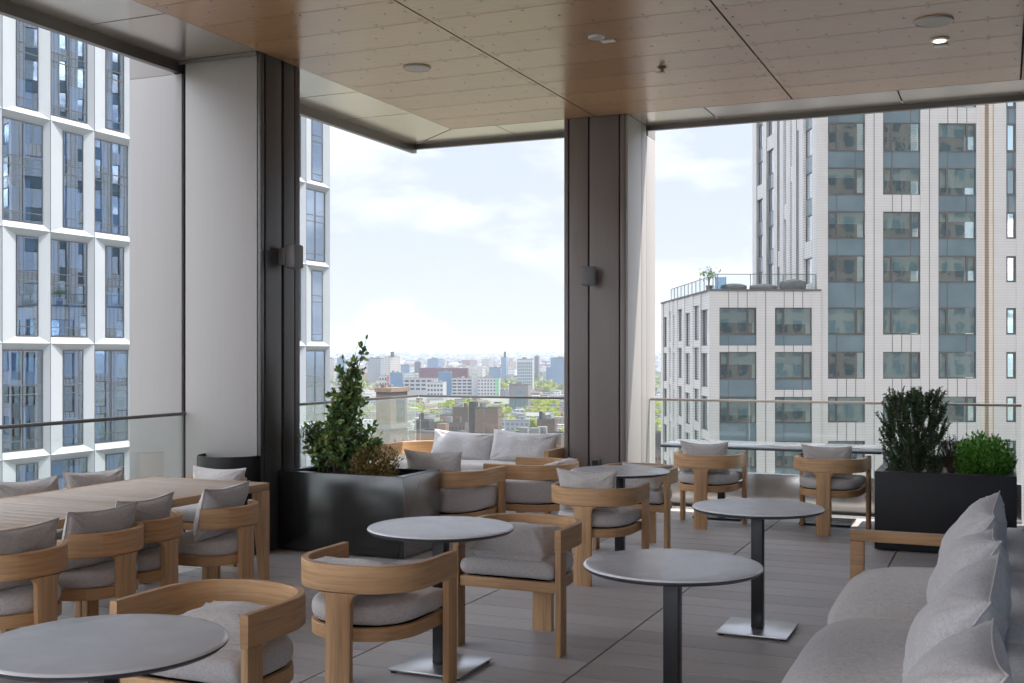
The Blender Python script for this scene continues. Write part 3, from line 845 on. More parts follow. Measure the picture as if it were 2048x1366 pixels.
# ================================================================== planters and plants
def planter(lab, x0, y0, x1, y1, h, mat, group='black metal planter boxes'):
    cx, cy = (x0 + x1) / 2, (y0 + y1) / 2; a, b = (x1 - x0) / 2, (y1 - y0) / 2
    t = thing('planter', lab, 'planter', (cx, cy, 0), 0, group); w = .07
    mb = MB(); mb.cbox((-a, -b, .012), (a, -b + .02, h), .003).cbox((-a, b - .02, .012), (a, b, h), .003).cbox((-a, -b + .0205, .012), (-a + .02, b - .0205, h), .003).cbox((a - .02, -b + .0205, .012), (a, b - .0205, h), .003)
    mb.build('box', M[mat], t, .5)
    if mat == 'planter_metal': MB().cbox((a + .0005, -b + .004, .016), (a + .004, b - .004, h - .004), .001).build('side_panel', M['planter_side_sheen'], t, .5)  # reflected brightness of the right face put into this lighter sheet's colour
    mb = MB(); z = h + .0015
    mb.box((-a + .003, -b + .003, h - .02), (a - .003, -b + w, z)).box((-a + .003, b - w, h - .02), (a - .003, b - .003, z)).box((-a + .003, -b + w, h - .02), (-a + w, b - w, z)).box((a - w, -b + w, h - .02), (a - .003, b - w, z))
    mb.build('rim', M['planter_sheen'], t)
    mb = MB(); N = 24
    vs = []
    for j in range(N + 1):
        for i in range(N + 1):
            x = -a + .022 + (2 * a - .044) * i / N; y = -b + .022 + (2 * b - .044) * j / N
            vs.append((x, y, h - .085 + mnoise.noise(Vector((x * 6, y * 6, cx))) * .03 + mnoise.noise(Vector((x * 21, y * 21, cx))) * .016))
    mb.add(vs, [(j*(N+1)+i, j*(N+1)+i+1, (j+1)*(N+1)+i+1, (j+1)*(N+1)+i) for j in range(N) for i in range(N)])
    mb.build('soil', M['soil'], t, 9)
    return t
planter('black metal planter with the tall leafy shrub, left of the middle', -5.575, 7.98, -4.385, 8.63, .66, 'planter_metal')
planter('black metal planter with three plants on the right, behind the sofa', -.985, 9.95, .105, 11.75, .66, 'planter_black')

def leafmat(name, cols, rough=.4, trans=.25):
    t = NT(name)
    c = t.ramp(t.rnd_island(), [(i / (len(cols) - 1), q) for i, q in enumerate(cols)])
    p = t.n('ShaderNodeBsdfPrincipled'); t.l(c, p.inputs['Base Color']); p.inputs['Roughness'].default_value = rough
    tr = t.n('ShaderNodeBsdfTranslucent'); t.l(t.mix(1, c, (1.3, 1.5, .7), 'MULTIPLY'), tr.inputs[0])
    mx = t.n('ShaderNodeMixShader'); mx.inputs[0].default_value = trans
    t.l(p.outputs[0], mx.inputs[1]); t.l(tr.outputs[0], mx.inputs[2]); t.l(mx.outputs[0], t.out.inputs[0]); M[name] = t.mat
leafmat('leaf_shrub', [(.05, .095, .042), (.08, .155, .06), (.125, .225, .08), (.19, .30, .10), (.38, .40, .15)])
leafmat('leaf_brown', [(.11, .07, .03), (.21, .125, .045), (.30, .19, .075), (.15, .15, .05)], .6)
leafmat('leaf_yew', [(.025, .05, .026), (.042, .08, .036), (.07, .112, .048), (.11, .155, .065)], .5, .15)
leafmat('leaf_box', [(.05, .15, .03), (.09, .23, .04), (.14, .33, .05), (.24, .45, .08)], .4, .3)
leafmat('leaf_dry', [(.05, .03, .02), (.09, .055, .03), (.06, .04, .03)], .7, .1)
simple('bark', (.09, .065, .05), .85, 0, .3, 30)

def leaf(mb, p, d, up, L, W, fold=.25):
    d = d.normalized(); s = d.cross(up)
    s = s.normalized() if s.length > 1e-4 else Vector((1, 0, 0)); n = s.cross(d)
    a = p; b = p + d * L * .35 + s * W * .5 + n * W * fold * .5; c = p + d * L * .75 + s * W * .42 + n * W * fold * .4; e = p + d * L - n * L * .08
    f = p + d * L * .75 - s * W * .42 + n * W * fold * .4; g = p + d * L * .35 - s * W * .5 + n * W * fold * .5; m = p + d * L * .55
    mb.add([a, b, c, e, f, g, m], [(0, 1, 6), (1, 2, 6), (2, 3, 6), (3, 4, 6), (4, 5, 6), (5, 0, 6)])

def rv(r):
    while True:
        v = Vector((r.uniform(-1, 1), r.uniform(-1, 1), r.uniform(-1, 1)))
        if .05 < v.length < 1: return v.normalized()

def shrub(lab, loc):
    r = random.Random(11); t = thing('shrub', lab, 'shrub', loc)
    st = MB(); fo = MB(); H = 1.17
    stems = []
    for k in range(22):
        a = r.uniform(0, 6.28); top = Vector((cos(a) * r.uniform(.06, .42) , sin(a) * r.uniform(.02, .22), r.uniform(.42, .98)))
        top.z *= 1 - .62 * max(0, abs(top.x) / .42)
        stems.append((Vector((cos(a) * .05, sin(a) * .04, -.03)), top))
    for k in range(9):
        z = r.uniform(.72, 1.0); stems.append((Vector((r.uniform(-.03, .03), r.uniform(-.03, .03), -.03)), Vector((.17 * z + r.uniform(-.13, .10) * (1.25 - z), r.uniform(-.09, .09), z))))
    stems += [(Vector((.01, 0, -.03)), Vector((.25, .02, H - .01))), (Vector((-.02, 0, -.03)), Vector((.17, -.02, H - .10))), (Vector((0, .02, -.03)), Vector((.06, .03, H - .18))), (Vector((.01, .02, -.03)), Vector((.10, .06, .93)))]
    def branch(p0, p1, r0, n, depth):
        pts = []
        ph = r.uniform(0, 6)
        for i in range(n + 1):
            f = i / n; q = p0.lerp(p1, f) + Vector((sin(f * 5 + ph) * .02, cos(f * 4 + ph) * .02, 0)) * f * (1 if depth == 0 else .5)
            pts.append(q)
        st.tube(pts, [r0 * (1 - .75 * i / n) for i in range(n + 1)], 5)
        for i in range(n):
            f = (i + .5) / n
            if depth == 0 and f > .22:
                for _ in range(2):
                    d = rv(r); d.z = abs(d.z) * .8 + .25; L = r.uniform(.10, .24) * (1.15 - f * .75)
                    branch(pts[i], pts[i] + d.normalized() * L, r0 * .4, 4, 1)
            if depth == 1 or f > .35:
                dirv = (pts[i + 1] - pts[i]).normalized()
                for _ in range(4 if depth else 3):
                    if r.random() < .44:
                        d = (dirv * .6 + rv(r) * .9); q = pts[i].lerp(pts[i + 1], r.random())
                        leaf(fo, q, d, rv(r), r.uniform(.044, .074), r.uniform(.025, .037))
        leaf(fo, pts[-1], (pts[-1] - pts[-2]), rv(r), .05, .025)
    for a, b in stems: branch(a, b, .007, 8, 0)
    st.build('stem', M['bark'], t, 9); fo.build('foliage', M['leaf_shrub'], t)
shrub('tall conical evergreen shrub with small glossy leaves in the left planter', (-5.19, 8.28, .60))

def bush(name, lab, loc, rad, n, mat, seed, L=(.02, .035), W=.4, core=True, cat='shrub', spiky=0., nst=26):
    r = random.Random(seed); t = thing(name, lab, cat, loc); st = MB(); fo = MB()
    for k in range(nst):
        d = rv(r); d.z = abs(d.z) * .9 + .15; d.normalize()
        e = Vector((d.x * rad[0], d.y * rad[1], d.z * rad[2])) * r.uniform(.6, 1.0)
        st.tube([(0, 0, -.05), e * .5 + rv(r) * .02, e], [.006, .004, .002], 4)
    for k in range(n):
        d = rv(r); d.z = d.z * .62 + .38; 
        rr = r.random() ** .35; bump = 1 + .16 * mnoise.noise(d * 3.1 + Vector((seed, 0, 0))) + .10 * mnoise.noise(d * 8 + Vector((0, seed, 0)))
        p = Vector((d.x * rad[0], d.y * rad[1], d.z * rad[2])) * rr * bump
        if p.z < .0: p.z = abs(p.z) * .3
        o = (d + rv(r) * .7 + Vector((0, 0, .5 + spiky)))
        l = r.uniform(*L); leaf(fo, p, o, rv(r), l, l * W)
    st.build('stem', M['bark'], t, 9); fo.build('foliage', M[mat], t)
bush('brown_bush', 'small round bush with browned leaves beside the tall shrub', (-4.78, 8.22, .585), (.20, .18, .31), 2200, 'leaf_brown', 4, (.022, .036), .45)
bush('boxwood', 'bright green round boxwood at the right end of the right planter', (-.145, 10.38, .60), (.24, .24, .36), 6500, 'leaf_box', 8, (.02, .032), .6)
def yew(lab, loc, w, h, seed):
    r = random.Random(seed); t = thing('yew_shrub', lab, 'shrub', loc); st = MB(); fo = MB()
    def shoot(b, e, rad):
        n = 5; bend = rv(r) * .012; pts = [b.lerp(e, i / n) + bend * sin(pi * i / n) for i in range(n + 1)]
        st.tube(pts, [rad] * n + [rad * .5], 3, cap=False)
        d0 = (e - b).normalized(); m = int((e - b).length * 430)
        for i in range(m):
            p = b.lerp(e, (i + r.random()) / m); d = d0 * .55 + rv(r) * .85
            l = r.uniform(.018, .032); s = d.cross(rv(r)).normalized() * .0042; d = d.normalized() * l
            fo.add([p - s, p + s, p + d + s * .5, p + d - s * .5], [(0, 1, 2, 3)])
    for k in range(400):
        a = r.uniform(0, 6.28); q = r.random() ** .42; z = h * (1 - (1 - r.random()) ** 1.1)
        prof = .80 + .22 * min(1, z / (h * .6)) - .30 * max(0, (z / h - .82) / .18)
        prof *= 1 + .16 * mnoise.noise(Vector((cos(a) * 1.6, sin(a) * 1.6, z * 5 + seed)))
        b = Vector((cos(a) * q * w * prof, sin(a) * q * w * prof * .95, z * .93))
        up = Vector((cos(a) * .35 * q, sin(a) * .35 * q, 1)) + rv(r) * .35
        shoot(b, b + up.normalized() * r.uniform(.07, .15), .0022)
    for k in range(12):
        a = r.uniform(0, 6.28); st.tube([(0, 0, -.05), (cos(a) * w * .3, sin(a) * w * .3, h * .3), (cos(a) * w * .7, sin(a) * w * .7, h * .8)], [.012, .008, .003], 5)
    st.build('stem', M['bark'], t, 9); fo.build('foliage', M['leaf_yew'], t)
yew('tall dark upright yew at the left end of the right planter', (-.70, 10.42, .57), .255, .72, 5)
def drytwig(lab, loc):
    r = random.Random(3); t = thing('dry_plant', lab, 'plant', loc); st = MB(); fo = MB()
    for k in range(26):
        a = r.uniform(0, 6.28); e = Vector((cos(a) * r.uniform(.02, .13), sin(a) * r.uniform(.02, .12), r.uniform(.18, .37)))
        pts = [Vector((0, 0, -.03)), e * .5 + rv(r) * .02, e]; st.tube(pts, [.005, .004, .002], 4)
        for i in range(6):
            f = r.uniform(.35, 1); p = e * f; q = p + (rv(r) + Vector((0, 0, .6))) * .05; st.tube([p, q], [.0022, .001], 3, cap=False)
            for _ in range(3): leaf(fo, p.lerp(q, r.random()), rv(r) + Vector((0, 0, .5)), rv(r), r.uniform(.014, .026), .009)
    st.build('stem', M['leaf_dry'], t); fo.build('foliage', M['leaf_dry'], t)
drytwig('dry brown twiggy plant between the yew and the boxwood', (-.40, 10.36, .58))

# ================================================================== white faceted tower on the left
def faceted_tower():
    X0 = -50.0; YB = [35.58, 39.01, 42.44, 45.87, 49.30, 52.73, 56.16, 59.59, 63.02, 66.45]; YB2 = [68.44, 71.87, 75.30, 78.73]
    MH = 6.39; ks = range(-3, 4); ZB = lambda k: 2.2 + MH * k
    t = thing('faceted_tower', 'white apartment tower with faceted checkerboard windows on the left', 'building', (X0, 57, GROUND))
    def P(x, y, z): return (x, y - 57, z - GROUND)
    DEP = .34; wall = MB(); seam = MB(); inter = MB()
    rnd = random.Random(5)
    def frame_mesh(w, h, panes):
        m = MB(); b = .055
        m.box((-.06, 0, 0), (0, b, h)).box((-.06, w - b, 0), (0, w, h)).box((-.06, b, 0), (0, w - b, b)).box((-.06, b, h - b), (0, w - b, h))
        if panes == 2: m.box((-.055, w * .5 - .03, b), (.012, w * .5 + .03, h - b))
        for f in (.095, .555, .645):
            if panes == 2: m.box((-.05, b, h * f - .025), (.008, w * .5 - .031, h * f + .025)).box((-.05, w * .5 + .031, h * f - .025), (.008, w - b, h * f + .025))
            else: m.box((-.05, b, h * f - .025), (.008, w - b, h * f + .025))
        return m.mesh('window', M['mullion'])
    wW = 3.43 * .83; wN = 3.43 * .455; hh = MH - .40 - .38
    fm = {2: frame_mesh(wW, hh, 2), 1: frame_mesh(wN, hh, 1)}
    gm = {2: MB().box((-.04, .03, .03), (-.02, wW - .03, hh - .03)).mesh('pane', M['facade_glass']), 1: MB().box((-.04, .03, .03), (-.02, wN - .03, hh - .03)).mesh('pane', M['facade_glass'])}
    def cm(w, h, s):
        m = MB(); n = 24; r = random.Random(s); vs = []
        for i in range(n + 1):
            d = .012 * sin(i * 1.6 + s) ; vs += [(d, w * i / n, 0), (d, w * i / n, h)]
        m.add(vs, [(2*i, 2*i+2, 2*i+3, 2*i+1) for i in range(n)]); return m
    cms = [cm(w, h, i).mesh('curtain', M['curtain']) for i, (w, h) in enumerate(((1.25, 2.2), (1.2, 1.5), (.6, 2.3), (1.4, 2.3)))]
    spans = list(zip(YB, YB[1:])) + list(zip(YB2, YB2[1:]))
    for ci, (a, b) in enumerate(spans):
        for k in ks:
            z0, z1 = ZB(k), ZB(k + 1); w = b - a
            wide = (ci + k) % 2 == (0 if ci < 9 else 0)
            m0, m1 = (a + w * .085, a + w * .915) if wide else (a + w * .365, a + w * .82)
            q0, q1 = z0 + .40, z1 - .38
            o = [P(0, a, z0), P(0, b, z0), P(0, b, z1), P(0, a, z1)]; i_ = [P(-DEP, m0, q0), P(-DEP, m1, q0), P(-DEP, m1, q1), P(-DEP, m0, q1)]
            for e in range(4):
                f = (e + 1) % 4; wall.quad(o[e], o[f], i_[f], i_[e])
            pn = 2 if wide else 1
            wobj = link('window', fm[pn], t); wobj.location = P(-DEP + .06, m0, q0)
            link('pane', gm[pn], wobj)
            for half in (0, 1):
                for hz in (.1, hh * .655):
                    if rnd.random() < .92:
                        c = link('curtain', rnd.choice(cms), wobj); ww = (m1 - m0) / (2 if wide else 1)
                        c.location = (-.16 - .1 * rnd.random(), .08 + (ww if (half and wide) else 0) + rnd.random() * .1, hz + (0 if rnd.random() < .6 else .4))
                        c.scale = (1, min(1, (ww - .2) / 1.4), 1)
                if not wide: break
            seam.box(P(-.03, a - .012, z0), P(.004, a + .012, z1))
            seam.box(P(-.2, a + .015, z0 + MH * .5 - .008), P(-.05, m0 - .02, z0 + MH * .5 + .008)) if False else None
    # pier between the two runs, plinth, back
    wall.box(P(-1.2, YB[-1] + .012, ZB(-3)), P(-.02, YB2[0] - .012, ZB(4)))
    wall.box(P(-14, YB[0], GROUND), P(-.02, YB2[-1], ZB(-3) - .002)); wall.box(P(-14, YB[0], ZB(4) + .002), P(-.02, YB2[-1], 62))
    wall.box(P(-14, YB2[-1] - .02, ZB(-3)), P(-DEP - .05, YB2[-1] - .001, ZB(4)))
    wall.box(P(-14, YB[0] - .3, GROUND), P(-.1, YB[0] - .02, 62))
    for k in ks:   # floor slabs behind the glass
        inter.box(P(-4, YB[0], ZB(k) - .3), P(-DEP - .12, YB2[-1] - .03, ZB(k) + .3)); inter.box(P(-4, YB[0], ZB(k) + MH * .5 - .15), P(-DEP - .3, YB2[-1] - .03, ZB(k) + MH * .5 + .15))
    inter.box(P(-4.2, YB[0], ZB(-3)), P(-4.01, YB2[-1] - .03, ZB(4)))
    for a, b in spans[1:]: inter.box(P(-4, a - .06, ZB(-3)), P(-DEP - .13, a + .06, ZB(4)))
    wall.build('wall', M['white_panel'], t); seam.build('joint', M['seam'], t); inter.build('interior', M['room_dark'], t)
faceted_tower()

# ================================================================== tiled tower on the right
def tiled_tower():
    PHI = RAD(1.8); D = 80.0; base = PT(1420, D, GROUND); r0 = (1420 - 1024) / FPX * D
    t = thing('tiled_tower', 'cream tiled apartment tower with teal glass bays and a lower wing with roof terrace', 'building', base, TH + PHI)
    def U(px):
        s = (px - 1024) / FPX; return (s * D - r0) / (cos(PHI) - s * sin(PHI))
    def V(px, u0):
        s = (px - 1024) / FPX; rc = r0 + u0 * cos(PHI); dc = D + u0 * sin(PHI)
        return (rc - s * dc) / (sin(PHI) + s * cos(PHI))
    Z = lambda y: ZY(y, D) - GROUND
    rows_y = [(-206, -149), (-116, -59), (-26, 31), (64, 120), (153, 210), (242, 299), (333, 387), (421, 475), (510, 563), (615, 669), (704, 758), (794, 846), (883, 936), (972, 1026), (1061, 1115)]
    tile = MB(); side = MB(); span = MB(); seam = MB(); sun = MB(); inter = MB()
    rnd = random.Random(3); ZT = Z(-330)
    def sp_(x0, x1, y0, y1, z0, z1):
        MB().box((x0, y0, z0), (x1, y1, z1)).build('spandrel', M['spandrel_glass'], t)
    cache = {}
    def window(w, h, kind, loc, rz, blind):
        gmat = M['side_glass'] if kind == 'F' else M['tower_glass']
        key = (round(w, 2), round(h, 2), kind)
        if key not in cache:
            m = MB(); b = .05
            m.box((0, 0, 0), (b, .1, h)).box((w - b, 0, 0), (w, .1, h)).box((b, 0, 0), (w - b, .1, b)).box((b, 0, h - b), (w - b, .1, h))
            if kind in 'LR':
                sw = w * .25; x = sw if kind == 'L' else w - sw
                m.box((x - .035, -.01, b), (x + .035, .1, h - b))
                a0, a1 = (b, x - .035) if kind == 'L' else (x + .035, w - b)
                q = .07; m.box((a0, -.015, b), (a0 + q, .08, h - b)).box((a1 - q, -.015, b), (a1, .08, h - b)).box((a0 + q, -.015, b), (a1 - q, .08, b + q)).box((a0 + q, -.015, h - b - q), (a1 - q, .08, h - b))
            if kind == 'N':
                q = .08; m.box((b, -.015, b), (b + q, .08, h - b)).box((w - b - q, -.015, b), (w - b, .08, h - b)).box((b + q, -.015, b), (w - b - q, .08, b + q)).box((b + q, -.015, h - b - q), (w - b - q, .08, h - b))
            g = MB().box((b - .01, .05, b - .01), (w - b + .01, .065, h - b + .01)).mesh('pane', gmat)
            bl = MB().box((b, .16, 0), (w - b, .165, h - b)).mesh('blind', M['blind'])
            cache[key] = (m.mesh('window', M['window_frame']), g, bl)
        fm, g, bl = cache[key]
        o = link('window', fm, t); o.location = loc; o.rotation_euler = (0, 0, rz); link('pane', g, o)
        if blind:
            c = link('blind', bl, o); c.scale = (1, 1, blind); c.location = (0, 0, h * (1 - blind) - .03)
    # ---- front walls
    def front(bays, v0, ua, ub, ztop, rows, solid, narrow=()):
        edges = [ua] + [e for b in bays for e in b] + [ub]
        for i in range(0, len(edges), 2):
            a, b = edges[i], edges[i + 1]
            if b - a > .02: tile.box((a, v0, 0), (b, v0 + .5, ztop))
            if 0 < i < len(edges) - 2 and b - a > .8: seam.box(((a + b) / 2 - .02, v0 - .012, 0), ((a + b) / 2 + .02, v0 - .001, ztop))
        for bi, (a, b) in enumerate(bays):
            ins = .02; prev = ztop
            for ri, (y0, y1) in enumerate(rows):
                zt, zb = Z(y0), Z(y1)
                if zt > ztop: continue
                key = (bi, ri); tl = key in solid or prev == ztop
                def panel(p, q):
                    if q - p < .05: return
                    if tl:
                        tile.box((a + .001, v0 + .02, p), (b - .001, v0 + .5, q)); n = 4
                        for k in range(1, n if bi not in narrow else 1): seam.box((a + (b - a) * k / n - .02, v0 + .008, p), (a + (b - a) * k / n + .02, v0 + .019, q))
                    else:
                        sp_(a + .03, b - .03, v0 + .10, v0 + .4, p + .03, q - .03)
                        seam.box((a + .001, v0 + .075, p), (b - .001, v0 + .42, p + .028)).box((a + .001, v0 + .075, q - .028), (b - .001, v0 + .42, q))
                        x = a + (b - a) * (.25 if (bi + ri) % 3 else .75); seam.box((x - .02, v0 + .08, p + .03), (x + .02, v0 + .098, q - .03))
                if key in solid and solid[key] is not None:
                    zm = Z(solid[key]); zl = prev
                    tl = False; panel(zm, prev); tl = True; panel(zt, zm)
                else: panel(zt, prev)
                kind = 'N' if bi in narrow else ('L' if (bi * 2 + ri) % 3 else 'R')
                bh = rnd.choice((0, .35, .45, .55, .92, .7, .95, .6))
                window(b - a, zt - zb, kind, (a, v0 + .09, zb), 0, bh)
                prev = zb
            tile.box((a + .001, v0 + .02, 0), (b - .001, v0 + .5, prev))
            inter.box((a - .3, v0 + 2.6, Z(1120)), (b + .3, v0 + 2.65, min(ztop, ZT)))
            for (y0, y1) in rows:
                if Z(y0) < ztop: inter.box((a, v0 + .55, Z(y1) - .25), (b, v0 + 2.59, Z(y1) - .02)); 
    u1 = U(1636); uR = U(2037)
    wz = Z(582)
    wb = [(U(1439), U(1513)), (U(1550), U(1624))]
    R0 = rows_y[9:]
    # y values: lower edge of the glass spandrel, tile below it
    front(wb, 0, 0, U(1642), wz, R0, {(0, 1): 691, (1, 1): 691, (1, 2): 780})
    tb = [(U(1657.5), U(1732)), (U(1768), U(1843)), (U(1879), U(1955))]
    sol = {(0, 11): None, (0, 12): None, (0, 13): None, (1, 7): None, (1, 10): None, (1, 11): None, (1, 12): None, (1, 13): None, (2, 5): None, (2, 11): None, (2, 12): None, (1, 3): None}
    front(tb, .18, u1, U(1966), ZT, rows_y, sol)
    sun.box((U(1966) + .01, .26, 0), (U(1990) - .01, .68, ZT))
    for k in range(6): seam.box((U(1973 + k * 1.4), .245, 0), (U(1973 + k * 1.4) + .02, .258, ZT))
    nb = [(U(2015), U(2035))]
    front(nb, .18, U(1990), U(2060), ZT, rows_y, {(0, r): None for r in (8, 9, 10, 11, 12)}, narrow=(0,))
    tile.box((U(2060) + .01, .18, 0), (U(2060) + 4, .68, ZT))
    # ---- side walls (facing left)
    def sidew(u0, vcols, vend, ztop, zbot, rows, sp, minz):
        cols = sorted(vcols); edges = [0.19 if u0 > 1 else .001] + [e for c in cols for e in c] + [vend]
        for i in range(0, len(edges), 2):
            a, b = edges[i], edges[i + 1]
            if b - a > .02: side.box((u0 + .001, a, zbot), (u0 + .5, b, ztop))
        for ci, (a, b) in enumerate(cols):
            prev = ztop
            for ri, (y0, y1) in enumerate(rows):
                sh = 0 if ci % 2 == 0 else -12
                zt, zb = Z(y0 + sh), Z(y1 + sh)
                if zt > ztop or zb < minz: continue
                if (ci * 3 + ri) % 4 == 0 or not sp: side.box((u0 + .06, a + .001, zt), (u0 + .5, b - .001, prev))
                else: sp_(u0 + .20, u0 + .5, a + .02, b - .02, zt + .02, prev - .02); seam.box((u0 + .18, a + .001, zt), (u0 + .3, b - .001, zt + .04))
                window(b - a, zt - zb, 'F', (u0 + .2, b, zb), RAD(-90), rnd.choice((0, .4, .9, 0)))
                prev = zb
            side.box((u0 + .06, a + .001, zbot), (u0 + .5, b - .001, prev))
        inter.box((u0 + 1.6, .6, zbot), (u0 + 1.65, vend - .3, ztop))
    tc = [tuple(sorted((V(p, u1), V(q, u1)))) for p, q in ((1512.8, 1525.5), (1532.7, 1547), (1554, 1559), (1566.4, 1572), (1579.3, 1584), (1592, 1597.5), (1606.4, 1624))]
    sidew(u1, tc, V(1505, u1), ZT, wz, rows_y, True, wz + .2)
    wc = [tuple(sorted((V(p, 0), V(q, 0)))) for p, q in ((1325.9, 1333), (1337.6, 1341.5), (1345, 1349), (1353.7, 1364), (1368, 1380), (1385, 1397.6), (1401, 1416))]
    tall = [(617, 691), (706, 776), (794, 864), (883, 953), (972, 1040)]
    sidew(0, wc, V(1322, 0), wz, 0, tall, False, 0)
    # bodies, roofs
    vt = V(1505, u1); vw = V(1322, 0)
    side.box((u1 + .52, vt - .4, wz), (uR, vt, ZT)); side.box((.52, vw - .4, 0), (uR, vw, wz - .3))
    roof = MB().box((-.03, -.03, wz + .002), (U(1642) + .02, vw + .03, wz + .14)); roof.build('roof', M['seam'], t)
    # roof terrace rail
    rail = MB(); gl = MB(); zr = wz + .14; h = 1.05; a0, b0 = U(1437), .35
    rail.box((a0, b0, zr + h), (U(1634), b0 + .05, zr + h + .05)); rail.box((a0, b0 + .06, zr + h), (a0 + .05, vw - 1.5, zr + h + .05))
    for k in range(4): x = a0 + (U(1634) - a0) * k / 3; rail.box((x, b0, zr), (x + .04, b0 + .04, zr + h))
    for k in range(1, 13): y = b0 + (vw - 2) * k / 12; rail.box((a0, y, zr), (a0 + .04, y + .04, zr + h))
    gl.box((a0 + .05, b0 + .015, zr + .05), (U(1634), b0 + .03, zr + h)); gl.box((a0 + .015, b0 + .07, zr + .05), (a0 + .03, vw - 1.6, zr + h))
    rr = rail.build('roof_railing', M['rail_bronze'], t); gl.build('glass_panel', M['rail_glass'], rr)
    tile.build('wall', M['tile_front'], t); side.build('side_wall', M['tile_side'], t)
    seam.build('joint', M['seam'], t); sun.build('recess', M['tile_sun_tint'], t); inter.build('interior', M['room_teal'], t)
    # things on the wing's roof
    mw = Matrix.Translation(base) @ Matrix.Rotation(TH + PHI, 4, 'Z')
    def on_roof(name, lab, cat, px, v, build):
        o = thing(name, lab, cat, mw @ Vector((U(px), v, zr)), TH + PHI); build(o)
    def screen(o): MB().cbox((-.35, -.03, 0), (.35, .03, .9), .01).build('panel', M['facade_glass'], o); MB().box((-.38, -.05, .0), (-.352, .05, .95)).box((.352, -.05, 0), (.38, .05, .95)).build('frame', M['mullion'], o)
    on_roof('glass_screen', 'pale blue glass screen on the roof terrace of the tiled wing', 'screen', 1447, .9, screen)
    def cov(o, w=1.6, h=.55, s=1):
        mb = MB(); pts = [Vector((cos(a * pi / 16) * w / 2, sin(a * pi / 16) * .5)) for a in range(32)]
        mb.add(cushion(pts, 0, h, .12, seed=s, rings=6).v, cushion(pts, 0, h, .12, seed=s, rings=6).f); mb.build('cover', M['bracket_grey'], o, 9)
    on_roof('covered_furniture', 'low covered furniture on the tiled wing roof beside the glass screen', 'furniture', 1475, 1.2, lambda o: cov(o, 1.9, .35, 1))
    on_roof('covered_furniture', 'covered furniture in the middle of the tiled wing roof', 'furniture', 1537, 1.5, lambda o: cov(o, 2.0, .35, 2))
    on_roof('covered_furniture', 'taller covered furniture at the tower end of the tiled wing roof', 'furniture', 1595, 1.2, lambda o: cov(o, 1.9, .65, 3))
    def pot(o):
        r = random.Random(2); fo = MB()
        for k in range(160):
            p = Vector((r.gauss(0, .3), r.gauss(0, .3), 1.25 + r.gauss(0, .2))); leaf(fo, p, rv(r), rv(r), .16, .08)
        st = MB()
        for k in range(8):
            st.tube([(0, 0, .3), (r.uniform(-.1, .1), 0, .8), (r.uniform(-.5, .5), r.uniform(-.3, .3), 1.4)], [.02, .015, .008], 4)
        st.build('stem', M['bark'], o); fo.build('foliage', M['leaf_shrub'], o); MB().lathe([(.2, 0), (.26, .38), (0, .38)], 14).build('pot', M['bracket_grey'], o)
    on_roof('potted_tree', 'small potted tree at the corner of the tiled wing roof terrace', 'plant', 1431, 2.2, pot)
tiled_tower()

# ================================================================== city below
facade_mat('city_cream', (0.341, 0.316, 0.285)); facade_mat('city_brick', (0.186, 0.105, 0.074)); facade_mat('city_grey', (0.211, 0.217, 0.229))
facade_mat('city_white', (0.434, 0.428, 0.415), wx=.5); facade_mat('city_blue', (0.087, 0.130, 0.192), (0.124, 0.174, 0.236), 2.2, 3.3, .7, .6, .3)
facade_mat('city_dark', (0.074, 0.074, 0.087)); facade_mat('city_tan', (0.285, 0.223, 0.174))
simple('brick_plain', (0.127, 0.082, 0.063), .85, 0, .14, .5); simple('brick_dark', (0.046, 0.038, 0.040), .8, 0, .15, .4)
simple('brick_tan', (0.177, 0.119, 0.084), .85, 0, .12, .5); simple('brick_brown', (0.096, 0.063, 0.050), .85, 0, .15, .5); simple('city_white_plain', (0.285, 0.281, 0.273), .6, 0, .05, .2)
simple('glass_blue', (0.062, 0.118, 0.186), .15, 0, .12, .06); simple('glass_green', (0.099, 0.149, 0.161), .2, 0, .15, .2); simple('green_paint', (0.093, 0.341, 0.136), .6)
simple('crimson', (0.084, 0.019, 0.023), .6, 0, .2, .1); simple('stone_grey', (0.138, 0.131, 0.127), .8, 0, .1, .2); simple('roof_tar', (0.077, 0.073, 0.073), .9, 0, .25, .15)
simple('roof_light', (0.173, 0.169, 0.161), .9, 0, .2, .15); simple('win_dark', (0.025, 0.031, 0.037), .2, 0, .2); simple('emblem_blue', (0.155, 0.260, 0.372), .6); simple('sign_orange', (0.384, 0.099, 0.031), .6)

